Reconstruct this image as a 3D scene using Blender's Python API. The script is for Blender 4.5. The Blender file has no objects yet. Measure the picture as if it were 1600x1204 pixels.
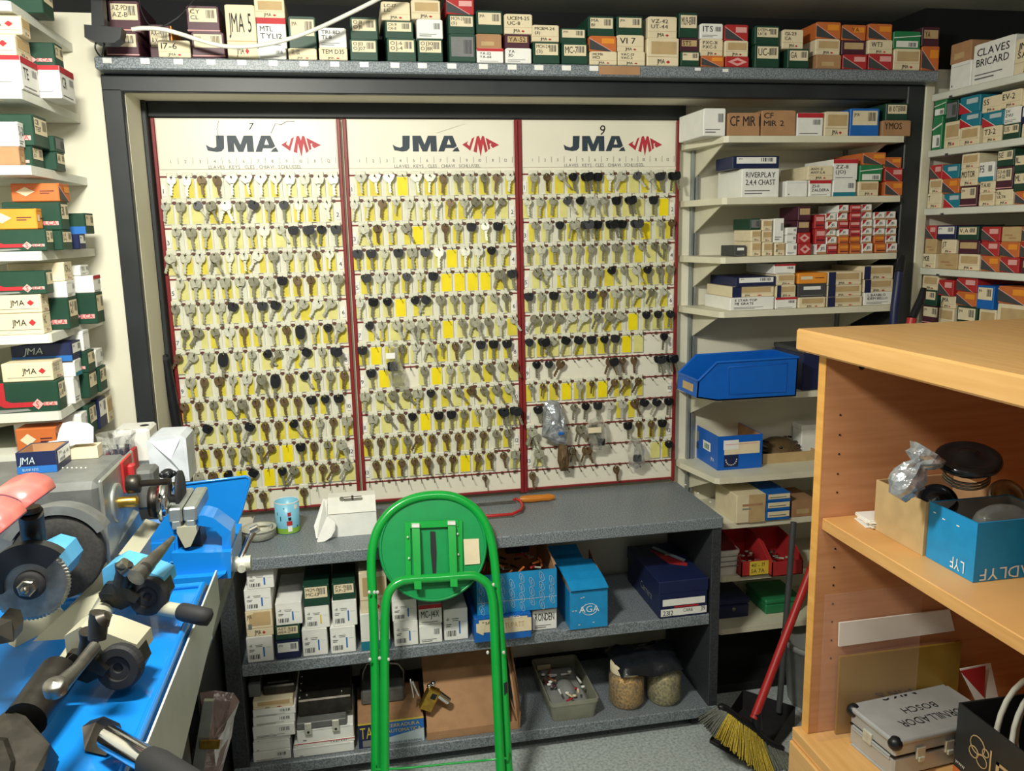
import bpy, math, random
from mathutils import Vector, Matrix
random.seed(7)
SC = bpy.context.scene
COL = SC.collection
# ------------------------------------------------------------------ camera
CR = Vector((0.981867, -0.188496, -0.020147)); CU = Vector((0.053862, 0.175499, 0.983005)); CF = Vector((0.181757, 0.966266, -0.182470))
CP = Vector((0, -2.6, 1.56)); FPX = 1290.0
cd = bpy.data.cameras.new('camera'); cam = bpy.data.objects.new('camera', cd); COL.objects.link(cam)
cd.sensor_width = 36; cd.lens = FPX/1600*36; cd.clip_start = .02
cam.matrix_world = Matrix(((CR.x, CU.x, -CF.x, CP.x), (CR.y, CU.y, -CF.y, CP.y), (CR.z, CU.z, -CF.z, CP.z), (0, 0, 0, 1)))
SC.camera = cam
# ------------------------------------------------------------------ light
wd = bpy.data.worlds.new('world'); SC.world = wd; wd.use_nodes = True
wd.node_tree.nodes['Background'].inputs[0].default_value = (.80, .86, .80, 1)
wd.node_tree.nodes['Background'].inputs[1].default_value = .30
def area(name, loc, target, sx, sy, power, color):
    l = bpy.data.lights.new(name, 'AREA'); l.shape = 'RECTANGLE'; l.size = sx; l.size_y = sy; l.energy = power; l.color = color
    o = bpy.data.objects.new(name, l); COL.objects.link(o); o.location = loc
    o.rotation_euler = (Vector(target)-Vector(loc)).to_track_quat('-Z', 'Y').to_euler(); return o
area('ceiling_lamp_light', (-.36, -1.62, 2.14), (-.12, -.55, 0.8), .26, .12, 34, (1, .98, .86))
area('ceiling_lamp_light', (.42, -2.25, 2.14), (.3, -.8, .6), .5, .12, 6.5, (1, .98, .9))
SC.view_settings.view_transform = 'Standard'; SC.view_settings.look = 'None'; SC.view_settings.gamma = 1
SC.view_settings.use_curve_mapping = False; SC.view_settings.exposure = 0.0

# ------------------------------------------------------------------ pixel <-> place (1600x1204 frame of the survey photograph)
def ray(px, py): return CR*((px-800)/FPX) - CU*((py-602)/FPX) + CF
def W(px, py, X=None, Y=None, Z=None, plane=None):
    d = ray(px, py)
    if X is not None: t = (X-CP.x)/d.x
    elif Y is not None: t = (Y-CP.y)/d.y
    elif Z is not None: t = (Z-CP.z)/d.z
    else:
        p, n = plane; t = (Vector(p)-CP).dot(Vector(n))/d.dot(Vector(n))
    return CP + d*t

# ------------------------------------------------------------------ materials
def lin(c): return tuple(((x/255)/12.92 if x/255 <= .04045 else ((x/255+.055)/1.055)**2.4) for x in c)
MATS = {}
def mat(name, rgb, rough=.6, metal=0, amt=.12, scale=25, bump=0, rgb2=None, trans=0, alpha=1, coat=0, ior=1.45, lo=.4, hi=.6, stretch=None, spec=.5, detail=3):
    m = bpy.data.materials.new(name); m.use_nodes = True; nt = m.node_tree; N = nt.nodes; L = nt.links
    b = N['Principled BSDF']; c = lin(rgb)
    c2 = lin(rgb2) if rgb2 else tuple(x*(1-amt) for x in c)
    tc = N.new('ShaderNodeTexCoord'); mp = N.new('ShaderNodeMapping'); no = N.new('ShaderNodeTexNoise'); rp = N.new('ShaderNodeValToRGB')
    if stretch: mp.inputs['Scale'].default_value = stretch
    L.new(tc.outputs['Object'], mp.inputs[0]); L.new(mp.outputs[0], no.inputs['Vector']); no.inputs['Scale'].default_value = scale; no.inputs['Detail'].default_value = detail
    rp.color_ramp.elements[0].position = lo; rp.color_ramp.elements[1].position = hi
    rp.color_ramp.elements[0].color = (*c2, 1); rp.color_ramp.elements[1].color = (*c, 1)
    L.new(no.outputs['Fac'], rp.inputs[0]); L.new(rp.outputs[0], b.inputs['Base Color'])
    b.inputs['Roughness'].default_value = rough; b.inputs['Metallic'].default_value = metal; b.inputs['IOR'].default_value = ior
    b.inputs['Transmission Weight'].default_value = trans; b.inputs['Alpha'].default_value = alpha; b.inputs['Coat Weight'].default_value = coat
    b.inputs['Specular IOR Level'].default_value = spec
    if bump:
        bp = N.new('ShaderNodeBump'); bp.inputs['Strength'].default_value = bump; bp.inputs['Distance'].default_value = .004
        L.new(no.outputs['Fac'], bp.inputs['Height']); L.new(bp.outputs[0], b.inputs['Normal'])
    m.diffuse_color = (*c, 1); MATS[name] = m; return m
mat('wall_paint', (232, 228, 208), .8, amt=.06, scale=4)
mat('ceiling_paint', (176, 178, 170), .9, amt=.1, scale=3)
mat('floor_stone', (192, 200, 198), .5, rgb2=(146, 156, 156), scale=120, lo=.32, hi=.6, detail=8)
mat('frame_black', (44, 48, 50), .45, amt=.25, scale=8)
mat('black_matte', (16, 18, 20), .8)
mat('granite', (138, 146, 152), .4, rgb2=(98, 106, 112), scale=260, lo=.45, hi=.55)
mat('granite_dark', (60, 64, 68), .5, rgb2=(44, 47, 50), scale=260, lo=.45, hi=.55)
mat('shelf_cream', (226, 222, 198), .5, amt=.08, scale=10)
mat('shelf_white', (226, 228, 216), .5, amt=.08, scale=10)
mat('steel_rail', (150, 158, 158), .4, .6)
mat('beech', (226, 176, 112), .42, rgb2=(208, 155, 92), scale=6, stretch=(1, 1, 14), lo=.3, hi=.7, detail=5)
mat('cherry', (204, 148, 106), .45, rgb2=(190, 132, 90), scale=6, stretch=(1, 1, 14), lo=.3, hi=.7, detail=5)  # redder, darker tone of the beech, for the inner panels
mat('panel_grey', (190, 196, 190), .4, amt=.05)
mat('beech_top', (228, 180, 116), .38, rgb2=(214, 164, 98), scale=6, stretch=(14, 1, 14), lo=.3, hi=.7, detail=5)
mat('beech_edge', (236, 178, 96), .35, rgb2=(222, 162, 82), scale=8, stretch=(10, 1, 10), lo=.3, hi=.7)
mat('paper', (240, 240, 234), .6, amt=.05)
mat('cream', (232, 218, 184), .65, amt=.06)
mat('tan', (196, 168, 122), .7, amt=.1)
mat('cardboard', (178, 136, 98), .8, amt=.1)
mat('ink', (26, 27, 32), .6)
mat('grey_ink', (120, 122, 122), .6)
mat('redink', (190, 40, 50), .6)
mat('green_box', (30, 68, 52), .45, amt=.12)
mat('bright_green', (40, 130, 80), .45, amt=.12)
mat('maroon', (78, 38, 52), .45, amt=.1)
mat('orange', (206, 112, 56), .5, amt=.08)
mat('amber', (238, 152, 50), .5, amt=.08)
mat('red', (182, 48, 50), .45, amt=.08)
mat('teal', (30, 128, 150), .5, amt=.1)
mat('blue_box', (24, 104, 190), .42, amt=.1)
mat('sky_box', (30, 146, 208), .42, amt=.1)
mat('navy', (28, 38, 78), .42, amt=.1)
mat('dark_grey', (70, 72, 74), .55)
mat('mid_grey', (140, 142, 140), .55)
mat('blue_ink', (40, 110, 190), .5)
mat('pink', (230, 170, 165), .6)
mat('yellow_ink', (226, 200, 70), .6)
mat('key_red', (134, 38, 40), .4)
mat('board_white', (236, 232, 214), .35, amt=.04, scale=5)
mat('card_pale', (226, 220, 138), .45, amt=.08, scale=40)
mat('card_plastic', (226, 226, 206), .3, amt=.06)
mat('card_yellow', (226, 210, 70), .45, amt=.1, scale=40)
mat('card_bright', (246, 224, 22), .45, amt=.06)
mat('wire', (60, 52, 44), .4, .7)
mat('rail_brown', (96, 60, 44), .5)
mat('nickel', (176, 175, 154), .48, .25, amt=.25, scale=90)
mat('dull_nickel', (136, 133, 112), .5, .25, amt=.3, scale=90)
mat('bright_nickel', (204, 204, 188), .45, .25, amt=.15, scale=90)
mat('brass', (112, 90, 62), .5, .25, amt=.3, scale=90)
mat('copper', (168, 98, 74), .4, .6)
mat('gold', (200, 160, 70), .3, .9, amt=.3, scale=60)
mat('black_plastic', (22, 25, 30), .38)
mat('logo_dark', (48, 62, 74), .5)
mat('logo_red', (186, 48, 62), .5)
mat('stool_green', (22, 170, 66), .22, amt=.05, coat=.4)
mat('stool_seat', (20, 152, 82), .3, amt=.06)
mat('white_plastic', (230, 230, 225), .4)
mat('machine_blue', (24, 128, 214), .25, amt=.12, scale=6, coat=.4)
mat('machine_light_blue', (90, 170, 215), .35, amt=.1)
mat('machine_grey', (104, 106, 104), .5, amt=.2, scale=30)
mat('machine_plate', (172, 178, 172), .35, .6, amt=.15, scale=30)
mat('machine_cream', (176, 173, 150), .45, amt=.12, scale=9)
mat('steel', (150, 148, 140), .32, .9, amt=.3, scale=40)
mat('dark_steel', (72, 68, 62), .42, .75, amt=.3, scale=40)
mat('chrome', (225, 225, 225), .12, 1, amt=.1)
mat('shiny_black_metal', (58, 60, 66), .16, .8)
mat('shield_salmon', (226, 110, 104), .3, trans=.15, amt=.08)
mat('rubber', (34, 34, 36), .7)
mat('abrasive', (52, 50, 48), .85, amt=.3, scale=200)
mat('clear_bag', (215, 218, 214), .15, trans=.85, alpha=.55, bump=1.0, scale=30)
mat('foil_bag', (200, 206, 212), .2, .55, bump=1.0, scale=45, amt=.4)
mat('clear_acrylic', (235, 205, 195), .05, alpha=.08)
mat('frosted', (196, 196, 176), .4, trans=.5, alpha=.75, bump=.2)
mat('jar_glass', (240, 240, 230), .05, alpha=.08)
mat('keys_gold', (216, 168, 70), .32, .5, rgb2=(120, 84, 30), scale=130, lo=.35, hi=.6, bump=.6)
mat('keys_olive', (180, 166, 104), .35, .4, rgb2=(98, 88, 50), scale=130, lo=.35, hi=.6, bump=.6)
mat('bag_black', (30, 34, 40), .22, bump=.8, scale=25)
mat('wood_handle', (206, 128, 44), .35, amt=.15, scale=20, stretch=(1, 8, 8))
mat('broom_red', (186, 44, 44), .4)
mat('bristle_yellow', (216, 190, 74), .7, amt=.3, scale=200)
mat('bristle_grey', (130, 134, 126), .7, amt=.3, scale=200)
mat('cable_white', (226, 226, 214), .4)
mat('brass_sheet', (168, 136, 58), .3, .35, amt=.1, scale=6)
mat('aluminium', (186, 190, 192), .36, .3, amt=.12, scale=12)
mat('bin_blue', (16, 98, 196), .35, amt=.06)
mat('mug_blue', (130, 196, 224), .35, amt=.06)
mat('grass_green', (136, 184, 66), .4)
mat('silver_print', (190, 205, 210), .35)
LABM = ['paper', 'cream', 'ink', 'redink', 'green_box', 'maroon', 'orange', 'dark_grey', 'teal', 'blue_ink', 'red', 'navy', 'tan', 'pink', 'yellow_ink', 'grey_ink', 'bright_green', 'cardboard', 'mid_grey', 'silver_print', 'amber']
LI = {n: i for i, n in enumerate(LABM)}

# ------------------------------------------------------------------ glyphs
GL = {}
def make_glyphs():
    for ch in "ABCDEFGHIJKLMNOPQRSTUVWXYZabcdefghijklmnopqrstuvwxyz0123456789-.,/()~*":
        cu = bpy.data.curves.new('g', 'FONT'); cu.body = ch; cu.resolution_u = 2
        ob = bpy.data.objects.new('g', cu); COL.objects.link(ob)
        dg = bpy.context.evaluated_depsgraph_get(); me = bpy.data.meshes.new_from_object(ob.evaluated_get(dg))
        vs = [(v.co.x, v.co.y) for v in me.vertices]; fs = [tuple(p.vertices) for p in me.polygons]
        if vs:
            x0 = min(v[0] for v in vs); x1 = max(v[0] for v in vs)
            GL[ch] = ([(x-x0, y) for x, y in vs], fs, x1-x0)
        bpy.data.meshes.remove(me); bpy.data.objects.remove(ob); bpy.data.curves.remove(cu)
make_glyphs()

# ------------------------------------------------------------------ mesh builder
class MB:
    def __init__(s, T=None): s.v = []; s.f = []; s.m = []; s.s = []; s.T = T
    def add(s, vs, fs, m=0, smooth=False):
        k = len(s.v)
        for v in vs:
            v = Vector(v); s.v.append(s.T @ v if s.T else v)
        for f in fs: s.f.append(tuple(i+k for i in f)); s.m.append(m); s.s.append(smooth)
    def box(s, x0, y0, z0, x1, y1, z1, m=0, b=0):
        if x0 > x1: x0, x1 = x1, x0
        if y0 > y1: y0, y1 = y1, y0
        if z0 > z1: z0, z1 = z1, z0
        b = min(b, (x1-x0)*.45, (y1-y0)*.45, (z1-z0)*.45)
        if b <= 0:
            s.add([(x, y, z) for x in (x0, x1) for y in (y0, y1) for z in (z0, z1)],
                  [(0, 1, 3, 2), (4, 6, 7, 5), (0, 4, 5, 1), (2, 3, 7, 6), (0, 2, 6, 4), (1, 5, 7, 3)], m); return
        vs = []; idx = {}
        for i, x in enumerate((x0, x1)):
            for j, y in enumerate((y0, y1)):
                for k, z in enumerate((z0, z1)):
                    sx, sy, sz = (b, -b)[i], (b, -b)[j], (b, -b)[k]
                    for a, p in enumerate(((x, y+sy, z+sz), (x+sx, y, z+sz), (x+sx, y+sy, z))):
                        idx[i, j, k, a] = len(vs); vs.append(p)
        g = lambda i, j, k, a: idx[i, j, k, a]
        fs = []
        for i in (0, 1):
            fs.append([g(i, 0, 0, 0), g(i, 1, 0, 0), g(i, 1, 1, 0), g(i, 0, 1, 0)])
            fs.append([g(0, i, 0, 1), g(1, i, 0, 1), g(1, i, 1, 1), g(0, i, 1, 1)])
            fs.append([g(0, 0, i, 2), g(1, 0, i, 2), g(1, 1, i, 2), g(0, 1, i, 2)])
        for i in (0, 1):
            for j in (0, 1):
                fs.append([g(i, j, 0, 0), g(i, j, 1, 0), g(i, j, 1, 1), g(i, j, 0, 1)])
                fs.append([g(i, 0, j, 0), g(i, 1, j, 0), g(i, 1, j, 2), g(i, 0, j, 2)])
                fs.append([g(0, i, j, 1), g(1, i, j, 1), g(1, i, j, 2), g(0, i, j, 2)])
                for k in (0, 1): fs.append([g(i, j, k, 0), g(i, j, k, 1), g(i, j, k, 2)])
        s.add(vs, fs, m)
    def cyl(s, p0, p1, r0, r1=None, n=16, m=0, smooth=True):
        p0 = Vector(p0); p1 = Vector(p1); r1 = r0 if r1 is None else r1
        s.sweep([p0, p1], [r0, r1], n, m, smooth)
    def sweep(s, pts, rs, n=10, m=0, smooth=True, closed=False):
        pts = [Vector(p) for p in pts]; K = len(pts)
        if not hasattr(rs, '__len__'): rs = [rs]*K
        d0 = (pts[1]-pts[0]).normalized(); a = d0.cross(Vector((0, 0, 1)))
        if a.length < 1e-3: a = d0.cross(Vector((1, 0, 0)))
        a.normalize(); vs = []
        for i, p in enumerate(pts):
            if closed: d = pts[(i+1) % K]-pts[i-1]
            else: d = pts[min(i+1, K-1)]-pts[max(i-1, 0)]
            if d.length < 1e-9: d = d0
            d.normalize(); a = (a-d*a.dot(d))
            if a.length < 1e-6: a = d.orthogonal()
            a.normalize(); b = d.cross(a)
            for j in range(n):
                t = 2*math.pi*j/n; vs.append(p+(a*math.cos(t)+b*math.sin(t))*rs[i])
        fs = [(i*n+j, i*n+(j+1) % n, (i+1)*n+(j+1) % n, (i+1)*n+j) for i in range(K-1) for j in range(n)]
        if closed: fs += [((K-1)*n+j, (K-1)*n+(j+1) % n, (j+1) % n, j) for j in range(n)]
        s.add(vs, fs, m, smooth)
        if not closed:
            s.add(vs[:n], [tuple(range(n-1, -1, -1))], m); s.add(vs[-n:], [tuple(range(n))], m)
    def lathe(s, prof, c=(0, 0, 0), ax=(0, 0, 1), n=28, m=0, smooth=True, caps=True):
        c = Vector(c); ax = Vector(ax).normalized(); a = ax.orthogonal().normalized(); b = ax.cross(a); vs = []
        for r, h in prof:
            for j in range(n):
                t = 2*math.pi*j/n; vs.append(c+ax*h+(a*math.cos(t)+b*math.sin(t))*r)
        K = len(prof)
        s.add(vs, [(i*n+j, i*n+(j+1) % n, (i+1)*n+(j+1) % n, (i+1)*n+j) for i in range(K-1) for j in range(n)], m, smooth)
        if caps:
            if prof[0][0] > 1e-4: s.add(vs[:n], [tuple(range(n-1, -1, -1))], m)
            if prof[-1][0] > 1e-4: s.add(vs[-n:], [tuple(range(n))], m)
    def ext(s, pts, d, m=0):
        pts = [Vector(p) for p in pts]; d = Vector(d); n = len(pts)
        s.add(pts+[p+d for p in pts], [tuple(range(n)), tuple(range(2*n-1, n-1, -1))]+[(i, (i+1) % n, (i+1) % n+n, i+n) for i in range(n)], m)
    def slab(s, px, Y, d, m=0):            # outline at distance plane Y, thickness d to the back
        s.ext([W(x, y, Y=Y) for x, y in px], (0, d, 0), m)
    def quad(s, a, b, c, d, m=0): s.add([a, b, c, d], [(0, 1, 2, 3)], m)
    def text(s, st, o, u, v, size, m=0, width=None, center=False, slant=0):
        o = Vector(o); u = Vector(u); v = Vector(v)
        tw = sum((GL[c][2]+.09 if c in GL else .32) for c in st)
        k = size/.7; kx = k
        if width: kx = min(k*1.25, width/tw) if not center else min(k, width/tw)
        x = -tw*kx/2 if center else 0
        for c in st:
            if c in GL:
                vs, fs, w = GL[c]
                s.add([o+u*(x+(a+b*slant)*kx)+v*(b*k) for a, b in vs], fs, m); x += (w+.09)*kx
            else: x += .32*kx
    def sphere(s, c, r, n=10, m=0, sc=(1, 1, 1)):
        c = Vector(c); vs = [c+Vector((0, 0, -r*sc[2]))]; K = n//2
        for i in range(1, K):
            a = -math.pi/2+math.pi*i/K
            for j in range(n): t = 2*math.pi*j/n; vs.append(c+Vector((r*sc[0]*math.cos(a)*math.cos(t), r*sc[1]*math.cos(a)*math.sin(t), r*sc[2]*math.sin(a))))
        vs.append(c+Vector((0, 0, r*sc[2]))); L = len(vs)-1
        fs = [(0, 1+(j+1) % n, 1+j) for j in range(n)]
        for i in range(K-2):
            for j in range(n): fs.append((1+i*n+j, 1+i*n+(j+1) % n, 1+(i+1)*n+(j+1) % n, 1+(i+1)*n+j))
        fs += [(L, L-n+j, L-n+(j+1) % n) for j in range(n)]
        s.add(vs, fs, m, True)
    def mesh(s, name, mats):
        me = bpy.data.meshes.new(name); me.from_pydata([tuple(v) for v in s.v], [], s.f)
        for n in mats: me.materials.append(MATS[n])
        me.polygons.foreach_set('material_index', s.m); me.polygons.foreach_set('use_smooth', s.s)
        me.update(); return me
    def build(s, name, mats, parent=None, loc=None):
        """links as ONE object; origin at loc (default: base centre of the geometry for a thing)"""
        if isinstance(mats, str): mats = [mats]
        if loc is None and parent is None:
            xs = [v.x for v in s.v]; ys = [v.y for v in s.v]; zs = [v.z for v in s.v]
            loc = ((min(xs)+max(xs))/2, (min(ys)+max(ys))/2, min(zs))
        if loc is not None:
            L = Vector(loc); s.v = [v-L for v in s.v]
        elif parent is not None:
            L = Vector(parent['_o']) if '_o' in parent else Vector((0, 0, 0)); s.v = [v-L for v in s.v]
        me = s.mesh(name, mats); o = bpy.data.objects.new(name, me); COL.objects.link(o)
        if parent is None: o.location = loc; o['_o'] = tuple(loc)
        else: o.parent = parent; o['_o'] = tuple(L)
        return o
def empty(name, loc):
    o = bpy.data.objects.new(name, None); COL.objects.link(o); o.location = loc; o['_o'] = tuple(loc); o.empty_display_size = .02; return o
SEEN = {}
def tag(o, label, cat, group=None, kind=None):
    o['label'] = label; o['category'] = cat
    if group: o['group'] = group
    if kind: o['kind'] = kind
    if label in SEEN: print('DUPLABEL', label)
    n = len(label.split())
    if n < 4 or n > 16: print('LABELLEN', n, label)
    SEEN[label] = 1; return o
def struct(o): o['kind'] = 'structure'; return o
ORD = ['first', 'second', 'third', 'fourth', 'fifth', 'sixth', 'seventh', 'eighth', 'ninth', 'tenth', 'eleventh', 'twelfth', 'thirteenth', 'fourteenth', 'fifteenth', 'sixteenth', 'seventeenth', 'eighteenth', 'nineteenth', 'twentieth', 'twenty-first', 'twenty-second', 'twenty-third', 'twenty-fourth', 'twenty-fifth', 'twenty-sixth', 'twenty-seventh', 'twenty-eighth', 'twenty-ninth', 'thirtieth']
def sbox(name, x0, y0, z0, x1, y1, z1, m, b=.002):
    k = MB(); k.box(x0, y0, z0, x1, y1, z1, 0, b); return struct(k.build(name, m))
# ================================================================== the room
PY = .02      # back wall of the alcove
sbox('floor', -1.1, -3.2, -.05, 2.35, .1, 0, 'floor_stone', 0)
sbox('ceiling', -1.1, -3.2, 2.21, 2.35, .1, 2.26, 'ceiling_paint', 0)
sbox('wall_left', -1.1, -3.2, 0, -1.04, .1, 2.21, 'wall_paint', 0)
sbox('wall_right', 2.27, -3.2, 0, 2.33, .1, 2.21, 'wall_paint', 0)
sbox('wall_back', -1.04, PY, 0, 2.27, .1, 2.21, 'wall_paint', 0)
sbox('wall_pier', -1.04, -.2, 0, -.60, PY, 2.13, 'wall_paint', 0)          # white wall left of the black frame
sbox('trim_1', -1.04, -.19, 2.13, -.60, PY, 2.21, 'black_matte', 0)
k = MB(); k.box(-.61, -.215, 0, -.561, -.02, 1.945, 0, .003); k.box(-.61, -.215, 1.937, 1.708, -.19, 1.98, 0, .003)
k.box(1.708, -.215, 0, 1.768, PY, 1.98, 0, .003); struct(k.build('trim_2', 'frame_black'))      # outer black frame
k = MB(); k.box(-.561, -.19, 1.945, 1.708, PY, 1.98, 0, 0); struct(k.build('trim_3', 'wall_paint'))   # soffit
k = MB(); k.box(-.5608, -.19, .0, -.5598, -.03, 1.945, 0, 0); struct(k.build('trim_4', 'wall_paint'))  # reveal
k = MB(); k.box(-.5598, -.03, 0, -.547, PY, 1.945, 0, .002); k.box(-.547, -.01, 1.903, 1.07, PY, 1.945, 0, .002)
struct(k.build('trim_5', 'frame_black'))
sbox('baseboard_back', -.547, .0, 0, 1.70, PY, .10, 'black_matte')
sbox('wall_storage_back', -.60, -.02, 1.98, 1.77, PY, 2.21, 'black_matte', 0)
k = MB(); k.box(1.77, -.2, 0, 2.27, PY, 2.03, 0, 0); struct(k.build('wall_corner', 'wall_paint'))
sbox('wall_storage_corner', 1.77, -.19, 2.03, 2.27, PY, 2.21, 'black_matte', 0)
sbox('trim_6', 1.768, -.218, 1.20, 1.80, -.2, 2.06, 'shelf_cream', .002)    # cream end panel of the side shelving
sbox('trim_7', 1.768, -.216, 0, 1.84, -.2, 1.20, 'frame_black', .002)
k = MB(); k.box(1.10, -.12, 0, 1.70, .0, .20, 0, .003); k.box(1.10, -.2, .0, 1.70, -.12, .03, 0, .003); struct(k.build('trim_8', 'black_matte'))
# high granite shelf over the frame
k = MB(); k.box(-.605, -.275, 1.981, 1.768, -.02, 2.012, 0, .004)
hs = k.build('granite_shelf', ['granite', 'paper', 'cardboard', 'granite_dark'])
tag(hs, 'long grey granite shelf above the black frame carrying key boxes', 'shelf')
tg = MB()
for px in (168, 227, 279, 330, 378, 427, 475, 523, 569, 617, 660, 706, 755, 800, 842, 885, 928): 
    a = W(px-7, 100, Y=-.276); b = W(px+7, 100, Y=-.276); tg.box(a.x, -.2765, 1.995, b.x, -.2752, 2.008, 0, 0)
tg.box(W(1088, 1, Y=-.276).x, -.2765, 2.0, W(1097, 1, Y=-.276).x, -.2752, 2.008); tg.box(W(1132, 1, Y=-.276).x, -.2765, 1.998, W(1141, 1, Y=-.276).x, -.2752, 2.006)
tg.build('price_tag', 'paper', hs)
a = W(936, 110, Y=-.276).x; b = W(1000, 110, Y=-.276).x
k = MB(); k.box(a, -.2768, 1.986, b, -.2752, 2.009); k.build('paper_strip', 'cardboard', hs)

# ================================================================== key boards
R1Z = 1.737; PITCH = .0737; BX = (-.544, -.008, .522); BW = .531
BOARD = ('left', 'middle', 'right')
GR = {
 0: ["rrbbttttoooo", "rrxpprzrkrrr", "rrrrrroRkkkk", "proprrLrrrbr", "rqqqrrpkbbrr", "rqrqzrkzLLLL", "rLrrbrrbKrkL", "BLqKrrxLLzrk", "rrrropKbxrrb", "bbrRpbbbbkkk", "rzrrzrbxrrrq", "rbbrprLekbrp", "ppxezekLbbLL", "....bb..b..."],
 1: ["tttettbrrrbr", "rrbsrrrbrLLL", "pbrRerbrkrkr", "kkrkqkoeookr", "krrkrkeeeepk", "rkkexzrrrrRr", "xrRpprerprrR", "kePrrpsbLkkk", "keE.rerrRRRR", "qRRRqkRRRRRR", "qRRkekkrsrkk", "rbrrBbbbbbrr", "bbbbbbrebbbq", ".........s.."],
 2: ["rbRkkkrLxRkk", "rrrxxprkkEke", "rrkpkkkkkerb", "rrrrrrrrrRRr", "RrrrrqxRRkrr", "krkrrkbrrLLL", "LLLLLLLLekkk", "kkLzzkkkeE.k", "kkL...pbb.kk", "ssserseBBB..", "k..rkkooRzzk", "p...pp..kbbk", "p...p.....Ek", "b......b...."],
}
NOCARD = {2: {8: (10, 11), 9: tuple(range(12)), 10: (10, 11), 11: (0, 1, 2, 3, 4, 5, 6, 9, 10, 11), 12: (1, 2, 3, 4, 5, 6, 7, 8), 13: tuple(range(1, 9))}, 1: {13: (10,)}, 0: {}}
YEL = {(2, 10): 1, (2, 12): 1, (0, 12): .8, (0, 13): .7}
pal = {'key': None}
def peg(b, r, c):            # centre of hook c (0..11) in row r (1..14) of board b
    off = .046 if r % 2 else .024
    return BX[b]+off+c*.0413, R1Z-(r-1)*PITCH
def card_mb(k, x, z, cov, bright, side):
    w = .0345; h = .056
    k.box(x-w/2, -.0052, z-.006-h, x+w/2, -.0042, z-.004, 0, 0)
    m = 3 if bright == 2 else (2 if bright else 1)
    if side: x0, x1 = x-w/2+.0015, x-w/2+.0015+(w-.003)*cov
    else: x0, x1 = x+w/2-.0015-(w-.003)*cov, x+w/2-.0015
    k.box(x0, -.0058, z-.0045-h, x1, -.0051, z-.006, m, 0)
    k.box(x-.0145, -.0085, z-.003, x+.0145, -.003, z+.0115, 0, .0015)
    k.sweep([(x, -.006, z+.003), (x, -.020, z-.001), (x, -.034, z-.006), (x, -.037, z-.001)], .0011, 5, 4)
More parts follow.
